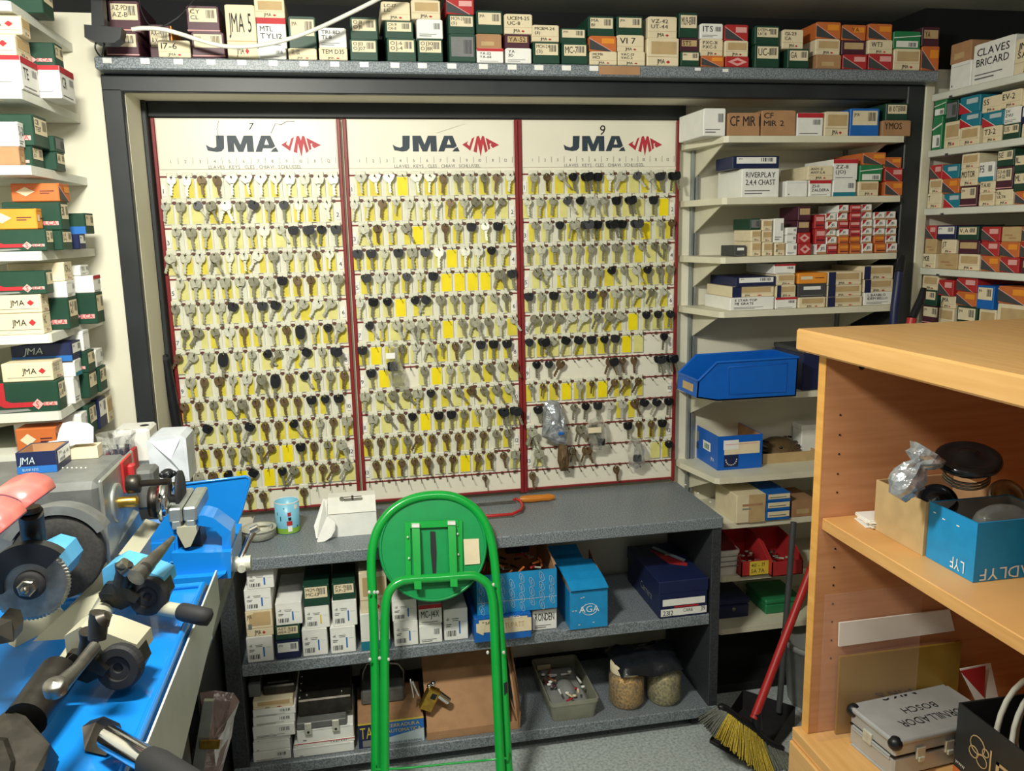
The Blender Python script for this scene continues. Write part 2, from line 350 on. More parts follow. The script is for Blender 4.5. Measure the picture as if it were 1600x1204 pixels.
for b in range(3):
    x0 = BX[b]; x1 = x0+BW; nm = BOARD[b]
    bd = empty('key_board', ((x0+x1)/2, 0, .71))
    tag(bd, f'{nm} of three white JMA key boards with red frame and rows of hooks', 'key board', 'wall key boards')
    k = MB(); k.box(x0, 0, .712, x1-.002, .019, 1.90, 0, .001); k.build('backing', 'board_white', bd)
    k = MB(); k.box(x0+.014, -.003, 1.757, x1-.014, -.0002, 1.897, 0, .001)
    if b == 1: k.add([(x0+.25, -.0035, 1.897), (x0+.28, -.006, 1.86), (x0+.37, -.0045, 1.888), (x0+.36, -.0035, 1.897)], [(0, 1, 2, 3)])
    k.build('header', 'board_white', bd)
    for xa in (x0, x1-.013):
        k = MB(); k.box(xa+.001, -.009, .705, xa+.012, 0, 1.90, 0, .002); k.build('frame_bar', 'key_red', bd)
    k = MB(); k.box(x0+.012, -.008, .712, x1-.012, 0, .719, 0, .001); k.build('frame_bar', 'key_red', bd)
    for r in range(1, 15):
        z = R1Z-(r-1)*PITCH
        k = MB(); k.box(x0+.012, -.003, z-.0022, x1-.012, 0, z+.0022, 0, .001)
        for c in range(12):
            px_, pz = peg(b, r, c); k.box(px_+.0165, -.0062, pz-.004, px_+.0245, -.002, pz+.004, 1, 0)
        k.build('rail', ['key_red', 'rail_brown'], bd)
    # lettering
    u = (1, 0, 0); v = (0, 0, 1); Y = -.0042
    k = MB()
    zb = 1.806; H = .046; X = x0+.146
    def P(pts, m=0, kk=k, ox=0, oz=0): kk.add([(ox+p[0], Y, oz+p[1]) for p in pts], [tuple(range(len(pts)))], m)
    # J
    P([(.030, H), (.052, H), (.050, .010), (.042, .002), (.028, 0), (.004, .004), (0, .020), (.010, .014), (.022, .011), (.029, .015)], 0, k, X, zb)
    # M
    P([(.060, 0), (.060, H), (.085, H), (.096, .020), (.107, H), (.132, H), (.133, 0), (.114, 0), (.114, .026), (.103, 0), (.089, 0), (.078, .026), (.078, 0)], 0, k, X, zb)
    # A (with counter)
    P([(.137, 0), (.156, H), (.169, H), (.169, .036), (.163, .020), (.169, .020), (.169, .010), (.159, .010), (.155, 0)], 0, k, X, zb)
    P([(.169, H), (.182, H), (.194, .016), (.185, .010), (.169, .010), (.169, .020), (.176, .020), (.1705, .036), (.169, .036)], 0, k, X, zb)
    P([(.187, .008), (.196, .013), (.202, 0), (.180, 0)], 0, k, X, zb)
    k.text('LLAVES . KEYS . CLES . CHIAVI . SCHLUSSEL', (x0+.28, Y, 1.7585), u, v, .0095, 1, width=.30, center=True)
    for c in range(12):
        cx = BX[b]+.046+c*.0405
        k.text(str(c+1), (cx, Y, 1.775), u, v, .009, 1, center=True); k.box(cx+.0195, Y-.0002, 1.772, cx+.0205, Y, 1.79, 1)
    if b == 0: k.text('7', (x0+.268, Y, 1.868), u, v, .02, 2, slant=.2)
    if b == 2: k.text('9', (x0+.262, Y, 1.855), u, v, .03, 2, slant=.1)
    if b == 0:
        k.sweep([(x0+.33, Y, 1.858), (x0+.345, Y, 1.886), (x0+.36, Y, 1.882), (x0+.38, Y, 1.893), (x0+.40, Y, 1.892)], .0007, 4, 2)
        k.sweep([(x0+.187, Y, 1.893), (x0+.18, Y, 1.87), (x0+.184, Y, 1.84)], .0005, 4, 2)
    k.build('lettering', ['logo_dark', 'grey_ink', 'ink'], bd)
    k = MB(); X = x0+.357; Z = 1.826
    P([(0, 0), (.018, .010), (.014, .002), (.022, -.004), (.030, .018), (.038, .022), (.024, -.018), (.017, -.012)], 0, k, X, Z)
    P([(.034, -.020), (.044, -.024), (.048, .004), (.056, -.036), (.064, .004), (.070, -.024), (.078, -.018), (.068, .024), (.062, .026), (.057, .012), (.052, .026), (.045, .024)], 0, k, X, Z)
    P([(.080, -.016), (.073, .020), (.114, -.001), (.094, -.010), (.088, -.003), (.090, .004), (.084, .003), (.086, -.012)], 0, k, X, Z)
    k.build('logo', 'logo_red', bd)
    for r in range(1, 14):
        k = MB(); z = R1Z-(r-1)*PITCH-.04; xx = x0+.019 if r % 2 else x1-.022
        k.box(xx-.005, Y+.001, z-.016, xx+.006, -.0005, z+.018, 0); k.text(str(r), (xx, Y, z-.007), u, v, .013, 1, center=True)
        k.build('row_number', ['paper', 'ink'], bd)
    cards = []
    for r in range(1, 15):
        for c in range(12):
            ch = GR[b][r-1][c]
            x, z = peg(b, r, c)
            has = not (ch == '.' or c in NOCARD[b].get(r, ()))
            if r == 14: has = (b == 0 and c in (4, 5, 8))
            cards.append((r, c, x, z, ch, has))
    withc = [q for q in cards if q[5]]; rest = MB(); nrest = 0
    for i, (r, c, x, z, ch, has) in enumerate(withc):
        br = 2 if ch == 'e' else (1 if random.random() < YEL.get((b, r), .42) else 0)
        if ch == 'E': br = 0
        cov = 1 if ch in 'eE' else random.choice((.55, .75, .9, 1)); sd = random.random() < .35
        if i < 100: k = MB(); card_mb(k, x, z, cov, br, sd); k.build('hook_card', ['card_plastic', 'card_pale', 'card_yellow', 'card_bright', 'wire'], bd)
        else: card_mb(rest, x, z, cov, br, sd); nrest += 1
    if nrest:
        o = rest.build('hook_card', ['card_plastic', 'card_pale', 'card_yellow', 'card_bright', 'wire'], bd); o['kind'] = 'stuff'
    for (r, c, x, z, ch, has) in cards:
        if not has and not (b == 0 and r == 14 and c < 8):
            k = MB(); k.sweep([(x, -.001, z+.003), (x, -.020, z-.002), (x, -.036, z-.008), (x, -.040, z-.002)], .0011, 5, 0); k.build('hook', 'wire', bd)

# ================================================================== keys
def head(k, rx, rz, p, taper, th, m, hole=.003, n=20, y0=0):
    out = []; inn = []
    for j in range(n):
        t = 2*math.pi*j/n; c = math.cos(t); s_ = math.sin(t)
        xx = math.copysign(abs(c)**(2/p), c); zz = math.copysign(abs(s_)**(2/p), s_)
        xx *= 1+taper*zz
        out.append((xx*rx, -rz+.004+zz*rz)); inn.append((c*hole, s_*hole-.0005))
    vs = []
    for y in (-th/2, th/2):
        vs += [(x, y+y0, z) for x, z in out] + [(x, y+y0, z) for x, z in inn]
    fs = []
    for j in range(n):
        q = (j+1) % n
        fs += [(j, q, n+q, n+j), (2*n+j, 3*n+j, 3*n+q, 2*n+q), (j, 2*n+j, 2*n+q, q), (n+j, n+q, 3*n+q, 3*n+j)]
    k.add(vs, fs, m)
def blade(k, z0, L, w, m, th=.0022, y0=0):
    pts = [(-w*.5, z0), (-w*.5, z0-L*.92), (0, z0-L)]
    N = 6
    for i in range(N+1):
        zz = z0-L*.94+L*.74*i/N; pts.append((w*.5 if i % 2 == 0 else w*.18, zz))
    pts += [(w*.62, z0-L*.12), (w*.62, z0)]
    k.ext([(x, -th/2+y0, z) for x, z in pts], (0, th, 0), m)
TP = {'r': (.0128, .0122, 2.0, 0, .034, .0085), 'o': (.0150, .0138, 2.6, .12, .035, .009), 't': (.0150, .0120, 3.2, .5, .034, .0075),
      'q': (.0155, .0135, 5, .12, .038, .0105), 's': (.0092, .0100, 2, 0, .026, .006), 'm': (.0118, .0145, 2.2, .1, .032, .0085),
      'k': (.0150, .0128, 3.4, .14, .038, .009), 'K': (.0150, .0215, 2.7, 0, .036, .010), 'v': (.0135, .0125, 2.2, .2, .036, .009)}
TM = {}
def tmpl(shape, metal):
    if (shape, metal) in TM: return TM[shape, metal]
    rx, rz, p, tp, L, w = TP[shape]
    if shape in 'kKv':
        h = MB(); head(h, rx, rz, p, tp, .0075, 0, .0032); b_ = MB(); blade(b_, -2*rz+.008, L, w, 0)
        r = (h.mesh('head', ['black_plastic']), b_.mesh('blade', [metal]))
    else:
        k = MB(); head(k, rx, rz, p, tp, .0022, 0); blade(k, -2*rz+.0065, L, w, 0); r = (k.mesh('key', [metal]), None)
    TM[shape, metal] = r; return r
KEYS = []
def addkey(b, r, c, shape, metal, ang, what, dy=0, dx=0):
    x, z = peg(b, r, c); KEYS.append((b, r, c, shape, metal, ang, what, x+dx, -.016-dy-random.random()*.010, z-.003))
rr = random.Random(3)
for b in range(3):
    for r in range(1, 15):
        for c in range(12):
            ch = GR[b][r-1][c]; a = rr.uniform(-9, 9); me = rr.choice(['nickel', 'dull_nickel', 'nickel', 'dull_nickel', 'bright_nickel'])
            if r > 8: me = rr.choice(['dull_nickel', 'dull_nickel', 'brass', 'nickel'])
            if ch == 'r': addkey(b, r, c, rr.choice('rrom'), me, a, 'round-headed silver key')
            elif ch == 'o': addkey(b, r, c, 'o', 'bright_nickel', a, 'wide-headed bright silver key')
            elif ch == 't': addkey(b, r, c, 't', 'bright_nickel' if r < 3 else me, a, 'flared-headed silver key')
            elif ch == 'q': addkey(b, r, c, 'q', 'nickel', a, 'square-headed silver key')
            elif ch == 's': addkey(b, r, c, 's', me, a, 'small silver key')
            elif ch == 'b': addkey(b, r, c, rr.choice('rm'), 'brass', a, 'brown brass key')
            elif ch == 'B': addkey(b, r, c, 'r', 'brass', -32, 'tilted brown brass key')
            elif ch == 'L': addkey(b, r, c, rr.choice('ro'), me, -rr.uniform(25, 40), 'silver key tilted left')
            elif ch == 'R': addkey(b, r, c, rr.choice('ro'), me, rr.uniform(25, 40), 'silver key tilted right')
            elif ch == 'k': addkey(b, r, c, rr.choice('kkv'), 'dull_nickel', a, 'black-headed car key')
            elif ch == 'K': addkey(b, r, c, 'K', 'dull_nickel', a/2, 'large oval black-headed car key')
            elif ch == 'x': addkey(b, r, c, 'v', 'nickel', rr.uniform(28, 40), 'black-headed key tilted right')
            elif ch == 'z': addkey(b, r, c, 'k', 'nickel', -rr.uniform(20, 32), 'black-headed key tilted left')
            elif ch == 'p':
                addkey(b, r, c, 'm', me, -18, 'silver key of a fanned pair, back one'); addkey(b, r, c, 'o', me, 20, 'silver key of a fanned pair, front one', .014)
# doubled car keys seen on the right-hand board
for (b, r, c) in ((2, 1, 4), (2, 1, 11), (2, 2, 8), (2, 3, 4), (2, 3, 6), (2, 3, 8), (2, 8, 1), (2, 9, 10), (2, 9, 11), (0, 3, 9), (0, 8, 11), (1, 11, 10), (1, 11, 11), (2, 9, 6)):
    addkey(b, r, c, 'k', 'dull_nickel', rr.uniform(12, 20), 'second black-headed car key in front', .018, .004)
SZ = lambda q: {'K': 3, 'k': 2.4, 'v': 2.2, 'q': 2.1, 'o': 1.8, 't': 1.7, 'r': 1.4, 'm': 1.35, 's': .8}[q[3]]*(1-.04*abs(q[9]-1.5)-.05*abs(q[7]))
KEYS.sort(key=lambda q: -SZ(q))
rests = [MB(), MB(), MB()]; rmats = ['nickel', 'dull_nickel', 'bright_nickel', 'brass', 'black_plastic']
for i, (b, r, c, shape, metal, ang, what, x, y, z) in enumerate(KEYS):
    T = Matrix.Translation((x, y, z)) @ Matrix.Rotation(math.radians(rr.uniform(-14, 14)), 4, 'Z') @ Matrix.Rotation(math.radians(-ang), 4, 'Y') @ Matrix.Rotation(math.radians(-rr.uniform(1, 5)), 4, 'X')
    if i < 300:
        m0, m1 = tmpl(shape, metal)
        o = bpy.data.objects.new('key', m0 if m1 is None else None); COL.objects.link(o); o.matrix_world = T
        if m1 is not None:
            o.empty_display_size = .02
            for n_, mm in (('head', m0), ('blade', m1)):
                q = bpy.data.objects.new(n_, mm); COL.objects.link(q); q.parent = o
        tag(o, f'{what}, {ORD[c]} hook, {ORD[r-1]} row, {BOARD[b]} board', 'key', 'keys hanging on the wall boards')
    else:
        k = MB(T); rx, rz, p, tp, L, w = TP[shape]
        mi = rmats.index(metal)
        if shape in 'kKv': head(k, rx, rz, p, tp, .0075, 4, .0032); blade(k, -2*rz+.008, L, w, mi)
        else: head(k, rx, rz, p, tp, .0022, mi); blade(k, -2*rz+.0065, L, w, mi)
        rests[b].add(k.v, k.f, 0); n_ = len(k.f); rests[b].m[-n_:] = k.m
rest = MB()
for q in rests:
    n0 = len(rest.f); rest.add(q.v, q.f, 0); rest.m[n0:] = q.m
if rest.v:
    o = rest.build('key', rmats); tag(o, 'remaining smaller keys hanging among the others on the three boards', 'keys', None, 'stuff')
# ================================================================== cartons
class Face:
    """a rectangle on a carton: lower-left o, unit u (right), unit v (up), normal n, size w x h"""
    def __init__(s, o, u, v, n, w, h): s.o = Vector(o); s.u = Vector(u); s.v = Vector(v); s.n = Vector(n); s.w = w; s.h = h
    def p(s, a, b, off=.0008): return s.o+s.u*(a*s.w)+s.v*(b*s.h)+s.n*off
    def q(s, k, a, b, c, d, m, off=.0008): k.quad(s.p(a, b, off), s.p(c, b, off), s.p(c, d, off), s.p(a, d, off), LI[m])
    def poly(s, k, pts, m, off=.0008): k.add([s.p(a, b, off) for a, b in pts], [tuple(range(len(pts)))], LI[m])
    def t(s, k, st, a, b, size, m, width=None, center=False, off=.0014, slant=0, flip=False):
        u, v = (-s.u, -s.v) if flip else (s.u, s.v)
        k.text(st, s.p(a, b, off), u, v, size*s.h, LI[m], width=(width*s.w if width else None), center=center, slant=slant)
    def bar(s, k, a, b, c, d, m='dark_grey', off=.0014, n=7):
        x = a
        for i in range(n):
            wd = (c-a)/n*(.35+.35*((i*7) % 3)/2); s.q(k, x, b, x+wd, d, m, off); x += (c-a)/n
def jma(f, k, a, b, size, wid, red=True):
    f.t(k, 'JMA', a, b, size, 'ink', width=wid)
    if red: x = a+wid*1.1; h = size*.7; f.poly(k, [(x, b+h*.5), (x+wid*.25, b+h), (x+wid*.5, b+h*.5), (x+wid*.25, b)], 'redink', .0014)
def lines(k, f, t, a, b0, b1, m, width):
    L = t.split('/') if t else []
    for i, s_ in enumerate(L):
        hh = (b1-b0)/max(len(L), 1); f.t(k, s_, a, b1-hh*(i+.85), hh*.72, m, width=min(width, .13*len(s_)*1.2))
BODY = {'G': 'green_box', 'C': 'cream', 'W': 'paper', 'P': 'maroon', 'O': 'orange', 'R': 'red', 'Rw': 'paper', 'T': 'teal', 'N': 'navy', 'B': 'blue_box',
        'g': 'bright_green', 'K': 'cardboard', 'S': 'red', 'Sw': 'paper', 'So': 'orange', 'H': 'paper', 'Cl': 'cream', 'D': 'dark_grey', 'A': 'amber', 'M': 'maroon', 'Tn': 'tan', 'Rd': 'red', 'Cn': 'cream', 'Wp': 'paper', 'Dr': 'maroon', 'Tw': 'paper', 'Gd': 'green_box'}
LOOK = {'G': 'dark green box with paper label', 'C': 'cream box with printed maker mark', 'W': 'white labelled box', 'P': 'maroon box with paper label', 'O': 'orange box with dark diagonal stripe', 'R': 'red box with dark diagonal stripe', 'Rw': 'white box with red top band', 'T': 'teal box with red triangle', 'N': 'navy box with white label', 'B': 'blue box with white label',
        'g': 'bright green box', 'K': 'brown cardboard box', 'S': 'small red box', 'Sw': 'small red and white box', 'So': 'small orange box', 'H': 'white lock box with blue stripe', 'Cl': 'cream box with torn sticker', 'D': 'dark grey box', 'A': 'amber box', 'M': 'maroon box', 'Tn': 'tan box', 'Rd': 'red box with pale diamond', 'Cn': 'cream and navy box', 'Wp': 'plain white box', 'Dr': 'dark red box', 'Tw': 'white and teal box', 'Gd': 'plain dark green box'}
def art(k, f, st, t):
    if st in ('G', 'P', 'N', 'B'):
        f.q(k, .08, .40, .93, .92, 'cream' if st != 'N' else 'paper'); f.bar(k, .60, .55, .88, .86, 'dark_grey'); lines(k, f, t, .12, .46, .90, 'ink', .5)
        if not t: f.t(k, 'JMA', .12, .72, .12, 'ink', width=.2)
        if st == 'P': f.q(k, .0, .06, 1, .10, 'pink')
    elif st == 'Gd': f.q(k, .08, .2, .92, .9, 'grey_ink'); f.bar(k, .55, .3, .88, .8, 'dark_grey')
    elif st in ('C', 'Cn', 'Cl'):
        f.q(k, .0, .32, 1, .335, 'tan'); jma(f, k, .30, .08, .17, .26)
        lines(k, f, t, .10, .42, .92, 'ink', .8)
        if not t: f.q(k, .12, .42, .92, .88, 'tan')
        if st == 'Cn': f.q(k, 0, 0, .22, 1, 'navy', .001)
        if st == 'Cl': f.q(k, .3, .52, .93, .94, 'tan', .001); f.t(k, 'JMA', .05, .7, .16, 'ink', width=.2); f.q(k, .08, .30, .22, .5, 'grey_ink', .0012)
    elif st in ('W', 'Tw'):
        lines(k, f, t, .10, .40, .92, 'ink', .8); f.q(k, .08, .12, .55, .16, 'grey_ink'); f.q(k, .08, .22, .75, .25, 'grey_ink'); f.bar(k, .64, .5, .9, .82, 'grey_ink') if len(t) < 5 else None
        if st == 'Tw': f.q(k, 0, 0, 1, .25, 'teal', .001)
    elif st == 'H':
        f.t(k, '~H', .10, .62, .13, 'ink', width=.12); f.q(k, .10, .50, .30, .53, 'grey_ink'); f.q(k, .10, .44, .26, .47, 'grey_ink'); f.q(k, .33, .68, .62, .70, 'grey_ink'); f.q(k, .36, .62, .6, .64, 'grey_ink')
        f.bar(k, .10, .14, .52, .32, 'dark_grey'); f.q(k, .62, .20, .68, .60, 'blue_ink' if t != 'y' else 'yellow_ink'); f.q(k, .74, .56, .92, .575, 'silver_print')
    elif st in ('O', 'R', 'So', 'S', 'T', 'Sw'):
        dk = 'dark_grey' if st in ('O', 'R') else 'cream'
        if st == 'T': f.poly(k, [(0, .0), (.62, 0), (0, .68)], 'redink'); f.q(k, .35, .55, .9, .85, 'silver_print'); f.poly(k, [(0, .68), (.62, 0), (.66, 0), (0, .72)], 'paper', .001)
        elif st in ('O', 'R'):
            f.poly(k, [(0, .82), (0, .12), (.72, .0), (.82, 0)], dk); f.poly(k, [(0, .82), (.82, 0), (.86, 0), (0, .88)], 'pink', .001); f.q(k, .45, .52, .92, .86, 'amber' if st == 'O' else 'pink', .001)
            lines(k, f, t, .40, .50, .88, 'maroon', .5)
        elif st == 'Sw': f.q(k, 0, .0, 1, .24, 'cardboard'); f.poly(k, [(0, 1), (.45, 1), (0, .35)], 'redink'); f.t(k, 'JIS', .35, .45, .3, 'dark_grey', width=.5)
        else: f.q(k, .1, .55, .9, .85, 'pink' if st == 'S' else 'amber'); f.q(k, .1, .2, .9, .3, 'maroon')
    elif st == 'Rw': f.q(k, 0, .80, 1, 1, 'redink'); lines(k, f, t, .1, .28, .76, 'ink', .8); f.q(k, .1, .1, .8, .13, 'grey_ink'); f.bar(k, .6, .5, .9, .72, 'grey_ink') if len(t) < 5 else None
    elif st == 'g': f.q(k, .1, .08, .9, .45, 'paper'); f.bar(k, .55, .12, .85, .36, 'dark_grey'); f.poly(k, [(0, .6), (1, .75), (1, .8), (0, .65)], 'paper')
    elif st == 'Rd': f.poly(k, [(.08, .5), (.5, .9), (.92, .5), (.5, .1)], 'pink'); f.poly(k, [(.3, .5), (.5, .66), (.7, .5), (.5, .34)], 'redink', .0012)
    elif st == 'K': lines(k, f, t, .06, .35, .95, 'ink', .95); (None if t else f.q(k, .2, .2, .7, .5, 'tan'))
    elif st in ('D',): f.q(k, .2, .55, .8, .8, 'paper'); f.q(k, .1, .1, .9, .14, 'mid_grey')
    elif st == 'A': f.q(k, .1, .4, .5, .7, 'cream'); f.q(k, .58, .5, .9, .56, 'maroon')
    elif st == 'Tn': lines(k, f, t, .15, .3, .9, 'maroon', .8); f.q(k, .15, .4, .6, .5, 'cardboard'); f.q(k, .4, .22, .8, .3, 'cardboard')
    elif st in ('M', 'Dr'): f.q(k, .1, .4, .9, .85, 'tan'); lines(k, f, t, .15, .4, .85, 'ink', .7)
    elif st == 'Wp': f.q(k, .06, .86, .94, .88, 'silver_print'); f.q(k, .1, .12, .16, .2, 'grey_ink')
def carton(o, u, n, w, h, d, st, t, label, group, parts=None, yaw=0, b=.0018):
    """front lower-left corner o, u along the front, n outwards"""
    o = Vector(o); u = Vector(u).normalized(); n = Vector(n).normalized(); z = Vector((0, 0, 1))
    c = o+u*(w/2)-n*(d/2)
    Rm = Matrix.Rotation(yaw, 3, 'Z'); u = Rm @ u; n = Rm @ n; o = c-u*(w/2)+n*(d/2)
    T = Matrix(((u.x, -n.x, 0, o.x), (u.y, -n.y, 0, o.y), (0, 0, 1, o.z), (0, 0, 0, 1)))
    k = MB(T); k.box(0, 0, 0, w, d, h, 0, b)
    k.box(w*.06, -.0005, h-.0035, w*.94, .004, h-.0005+.0009, 0, 0)          # tucked lid flap
    root = k.build('key_box', [BODY[st]], None, tuple(c)); root['_o'] = tuple(c)
    f = Face(o, u, z, n, w, h); k = MB(); art(k, f, st, t)
    if k.v: k.build('label', LABM, root)
    tag(root, label, 'box', group); return root, f
def stacks(zone, group, Y, zb, data, depth, seed=1, levels=('bottom', 'second', 'third', 'fourth', 'fifth', 'sixth')):
    rg = random.Random(seed)
    for i, (x0, x1, items) in enumerate(data):
        z = zb
        for j, it in enumerate(items):
            yt, st, t = it[:3]; a, b = (it[3], it[4]) if len(it) > 3 else (x0, x1)
            zt = W((a+b)/2, yt, Y=Y).z; ym = yt+6
            L = W(a, ym, Y=Y).x+.0005; R = W(b, ym, Y=Y).x-.0005
            if zt-z < .012: zt = z+.03
            nm = LOOK[st] if not t or st in ('H', 'C', 'K') and len(t) > 12 else LOOK[st].split(' with ')[0]+f' marked {t.replace("/", " ")}'
            lab = f'{nm}, {levels[j]} in stack {i+1} from left, {zone}'
            if len(lab.split()) > 16: lab = f'{LOOK[st].split(" with ")[0]}, {levels[j]} in stack {i+1} from left, {zone}'
            off = rg.uniform(0, .010) if j else rg.uniform(0, .004)
            carton((L, Y+off, z), (1, 0, 0), (0, -1, 0), R-L, zt-z-.0006, depth-.012, st, t, lab, group); z = zt
# ---- the high granite shelf
TOP = [
 (163, 215, [(49, 'P', 'AZ-PR/AZ'), (0, 'P', 'AZ-PD/AZ-B', 166, 216)]),
 (246, 297, [(63, 'C', '17-6')]),
 (298, 350, [(50, 'P', ''), (8, 'P', 'CY/CL', 289, 341)]),
 (351, 400, [(7, 'C', 'JMA 5', 350, 398)]),
 (402, 447, [(75, 'W', ''), (27, 'Rw', 'MTL/TYL12', 400, 446), (-3, 'C', '', 396, 444)]),
 (450, 495, [(75, 'C', 'TL-25/TL-26'), (25, 'G', '', 449, 493)]),
 (498, 543, [(74, 'C', 'TEM D35'), (43, 'W', 'TR1-8D/TL8', 497, 541)]),
 (546, 590, [(61, 'G', 'OJ13/OJ07'), (26, 'G', 'OJ11/OJ11')]),
 (604, 650, [(59, 'G', 'OJ-6/OJ-4'), (31, 'G', 'OI-9/OI-11', 601, 646), (2, 'C', 'LC-17/LC', 595, 641)]),
 (652, 692, [(60, 'G', 'OJ30/OJ8R'), (30, 'W', '', 651, 692), (0, 'C', '', 642, 688)]),
 (701, 743, [(53, 'Gd', ''), (22, 'G', 'MCM-25/(5)', 700, 742), (-3, 'R', '', 697, 741)]),
 (745, 787, [(75, 'Rw', 'YA-52/YA-68'), (52, 'K', '', 744, 785), (16, 'G', '', 744, 786)]),
 (790, 831, [(75, 'W', 'YA/3D'), (53, 'M', 'YA-52', 789, 828), (22, 'C', 'UCEM-25/UC-8', 788, 832)]),
 (833, 875, [(65, 'G', 'MCH-24/(3)'), (39, 'C', 'MCBM-24/(3)', 831, 874)]),
 (878, 919, [(67, 'G', 'MC-7'), (43, 'G', '', 876, 918)]),
 (922, 965, [(80, 'C', 'MCM6/MC3'), (56, 'O', '', 921, 964), (24, 'G', 'MA/B1', 920, 962)]),
 (966, 1009, [(80, 'C', 'VAC-33/VAC-2'), (54, 'C', 'VI 7', 965, 1008), (24, 'G', '', 965, 1007)]),
 (1012, 1062, [(59, 'C', ''), (25, 'C', 'VZ-42/UT-44', 1014, 1060)]),
 (1064, 1094, [(80, 'G', ''), (58, 'M', 'STS'), (19, 'G', 'MU9-E', 1063, 1093)]),
 (1096, 1132, [(87, 'O', ''), (60, 'C', 'PXC-31/PXC-5'), (36, 'W', 'ITS')]),
 (1134, 1171, [(88, 'Rd', ''), (63, 'C', ''), (38, 'R', '')]),
 (1181, 1220, [(69, 'G', 'UC-I'), (40, 'G', 'UCEM-4/UC8')]),
 (1232, 1266, [(76, 'G', 'GA'), (46, 'C', 'GI-23/CA', 1224, 1257)]),
 (1277, 1316, [(85, 'K', ''), (60, 'C', ''), (34, 'O', '')]),
 (1318, 1356, [(85, 'R', ''), (62, 'M', ''), (38, 'O', 'YA')]),
 (1358, 1396, [(84, 'R', ''), (62, 'C', 'WT3'), (37, 'O', '')]),
 (1398, 1440, [(76, 'C', ''), (49, 'g', '', 1397, 1440)]),
 (1442, 1470, [(72, 'O', ''), (42, 'M', 'YA')]),
]
stacks('high granite shelf', 'key boxes on the high granite shelf', -.268, 2.0135, TOP, .20, 2)
# purple box set back behind, with wrap
a = W(232, 60, Y=-.22); b = W(285, 60, Y=-.22)
r_, f_ = carton((a.x, -.215, 2.0135), (1, 0, 0), (0, -1, 0), b.x-a.x-.030, .088, .15, 'P', 'AX-14/AX', 'maroon box with orange edge stripe behind small cream box, high granite shelf', None)
k = MB(); k.box(b.x-.0295, -.214, 2.014, b.x-.026, -.06, 2.10); k.build('edge_stripe', 'amber', r_)

# ---- wall shelves in the right of the alcove
def wall_shelf(z, x0, x1, side='right', ch=.035, t=.019, m='shelf_cream', lab='', xb=1.062):
    k = MB(); k.ext([(xb, PY, z-t), (xb, -.03, z-t), (x0+ch*.0, -.225, z-t), (x0+.012, -.235, z-t), (x1, -.235, z-t), (x1, PY, z-t)], (0, 0, t))
    o = k.build('wall_shelf', m)
    k = MB(); k.ext([(1.112, PY, z-t), (1.112, -.20, z-t), (1.112, PY, z-t-.09)], (.004, 0, 0)); k.build('bracket', 'shelf_cream', o)
    k = MB(); k.ext([(1.655, PY, z-t), (1.655, -.20, z-t), (1.655, PY, z-t-.09)], (.004, 0, 0)); k.build('bracket', 'shelf_cream', o)
    tag(o, lab, 'shelf', 'cream wall shelves right of the key boards'); return o
for i, z in enumerate((1.827, 1.648, 1.472, 1.307, 1.042, .775, .622, .44, .255)):
    wall_shelf(z, 1.10 if i < 6 else 1.12, 1.69, lab=f'cream wall shelf beside the boards, {ORD[i]} one down from the frame')
for i, (x, nm) in enumerate(((1.10, 'left'), (1.645, 'right'))):
    k = MB(); k.box(x, .004, .2, x+.010, PY, 1.88, 0, .001); k.box(x+.014, .004, .2, x+.024, PY, 1.88, 0, .001); k.box(x+.008, .012, .2, x+.016, PY, 1.88, 1)
    o = k.build('shelf_upright', ['steel_rail', 'dark_grey']); tag(o, f'{nm} grey slotted metal upright holding the cream wall shelves', 'shelf upright')
YS = -.225
stacks('top cream wall shelf', 'boxes on the top cream shelf', YS, 1.8275, [
 (1100, 1135, [(169, 'W', '', 1100, 1135)]), (1138, 1189, [(176, 'K', 'CF MIR 1')]), (1191, 1245, [(172, 'K', 'CF/MIR 2')]),
 (1247, 1288, [(176, 'Rw', '')]), (1290, 1328, [(174, 'C', '')]), (1330, 1376, [(169, 'B', '')]), (1379, 1424, [(188, 'K', 'YMOS'), (161, 'G', '81 10TE', 1386, 1421)])], .20, 5)
stacks('second cream wall shelf', 'boxes on the second cream shelf', YS, 1.6485, [
 (1160, 1219, [(263, 'W', 'RIVERPLAY/2,4,4 CHAST')]), (1229, 1263, [(282, 'Wp', '')]), (1265, 1300, [(281, 'Rw', 'ZI-0/ZALDERA'), (259, 'C', 'ANY-2/ANY-LA', 1263, 1303)]),
 (1302, 1338, [(281, 'Tw', ''), (248, 'Rw', 'ZZ-8/(JO)', 1304, 1343)]), (1342, 1374, [(283, 'C', ''), (257, 'g', '', 1346, 1382), (238, 'O', '', 1350, 1386)]),
 (1384, 1412, [(283, 'O', ''), (262, 'R', '', 1384, 1412), (245, 'O', '')])], .18, 6)
a = W(1146, 250, Y=-.215)
o_, f_ = carton((W(1147, 262, Y=YS).x, YS+.01, W(1190, 263, Y=YS).z+.0007), (1, 0, 0), (0, -1, 0), W(1221, 250, Y=YS).x-W(1148, 250, Y=YS).x, .036, .12, 'N', '', 'blue and white torn box lying on the white box marked riverplay', None)
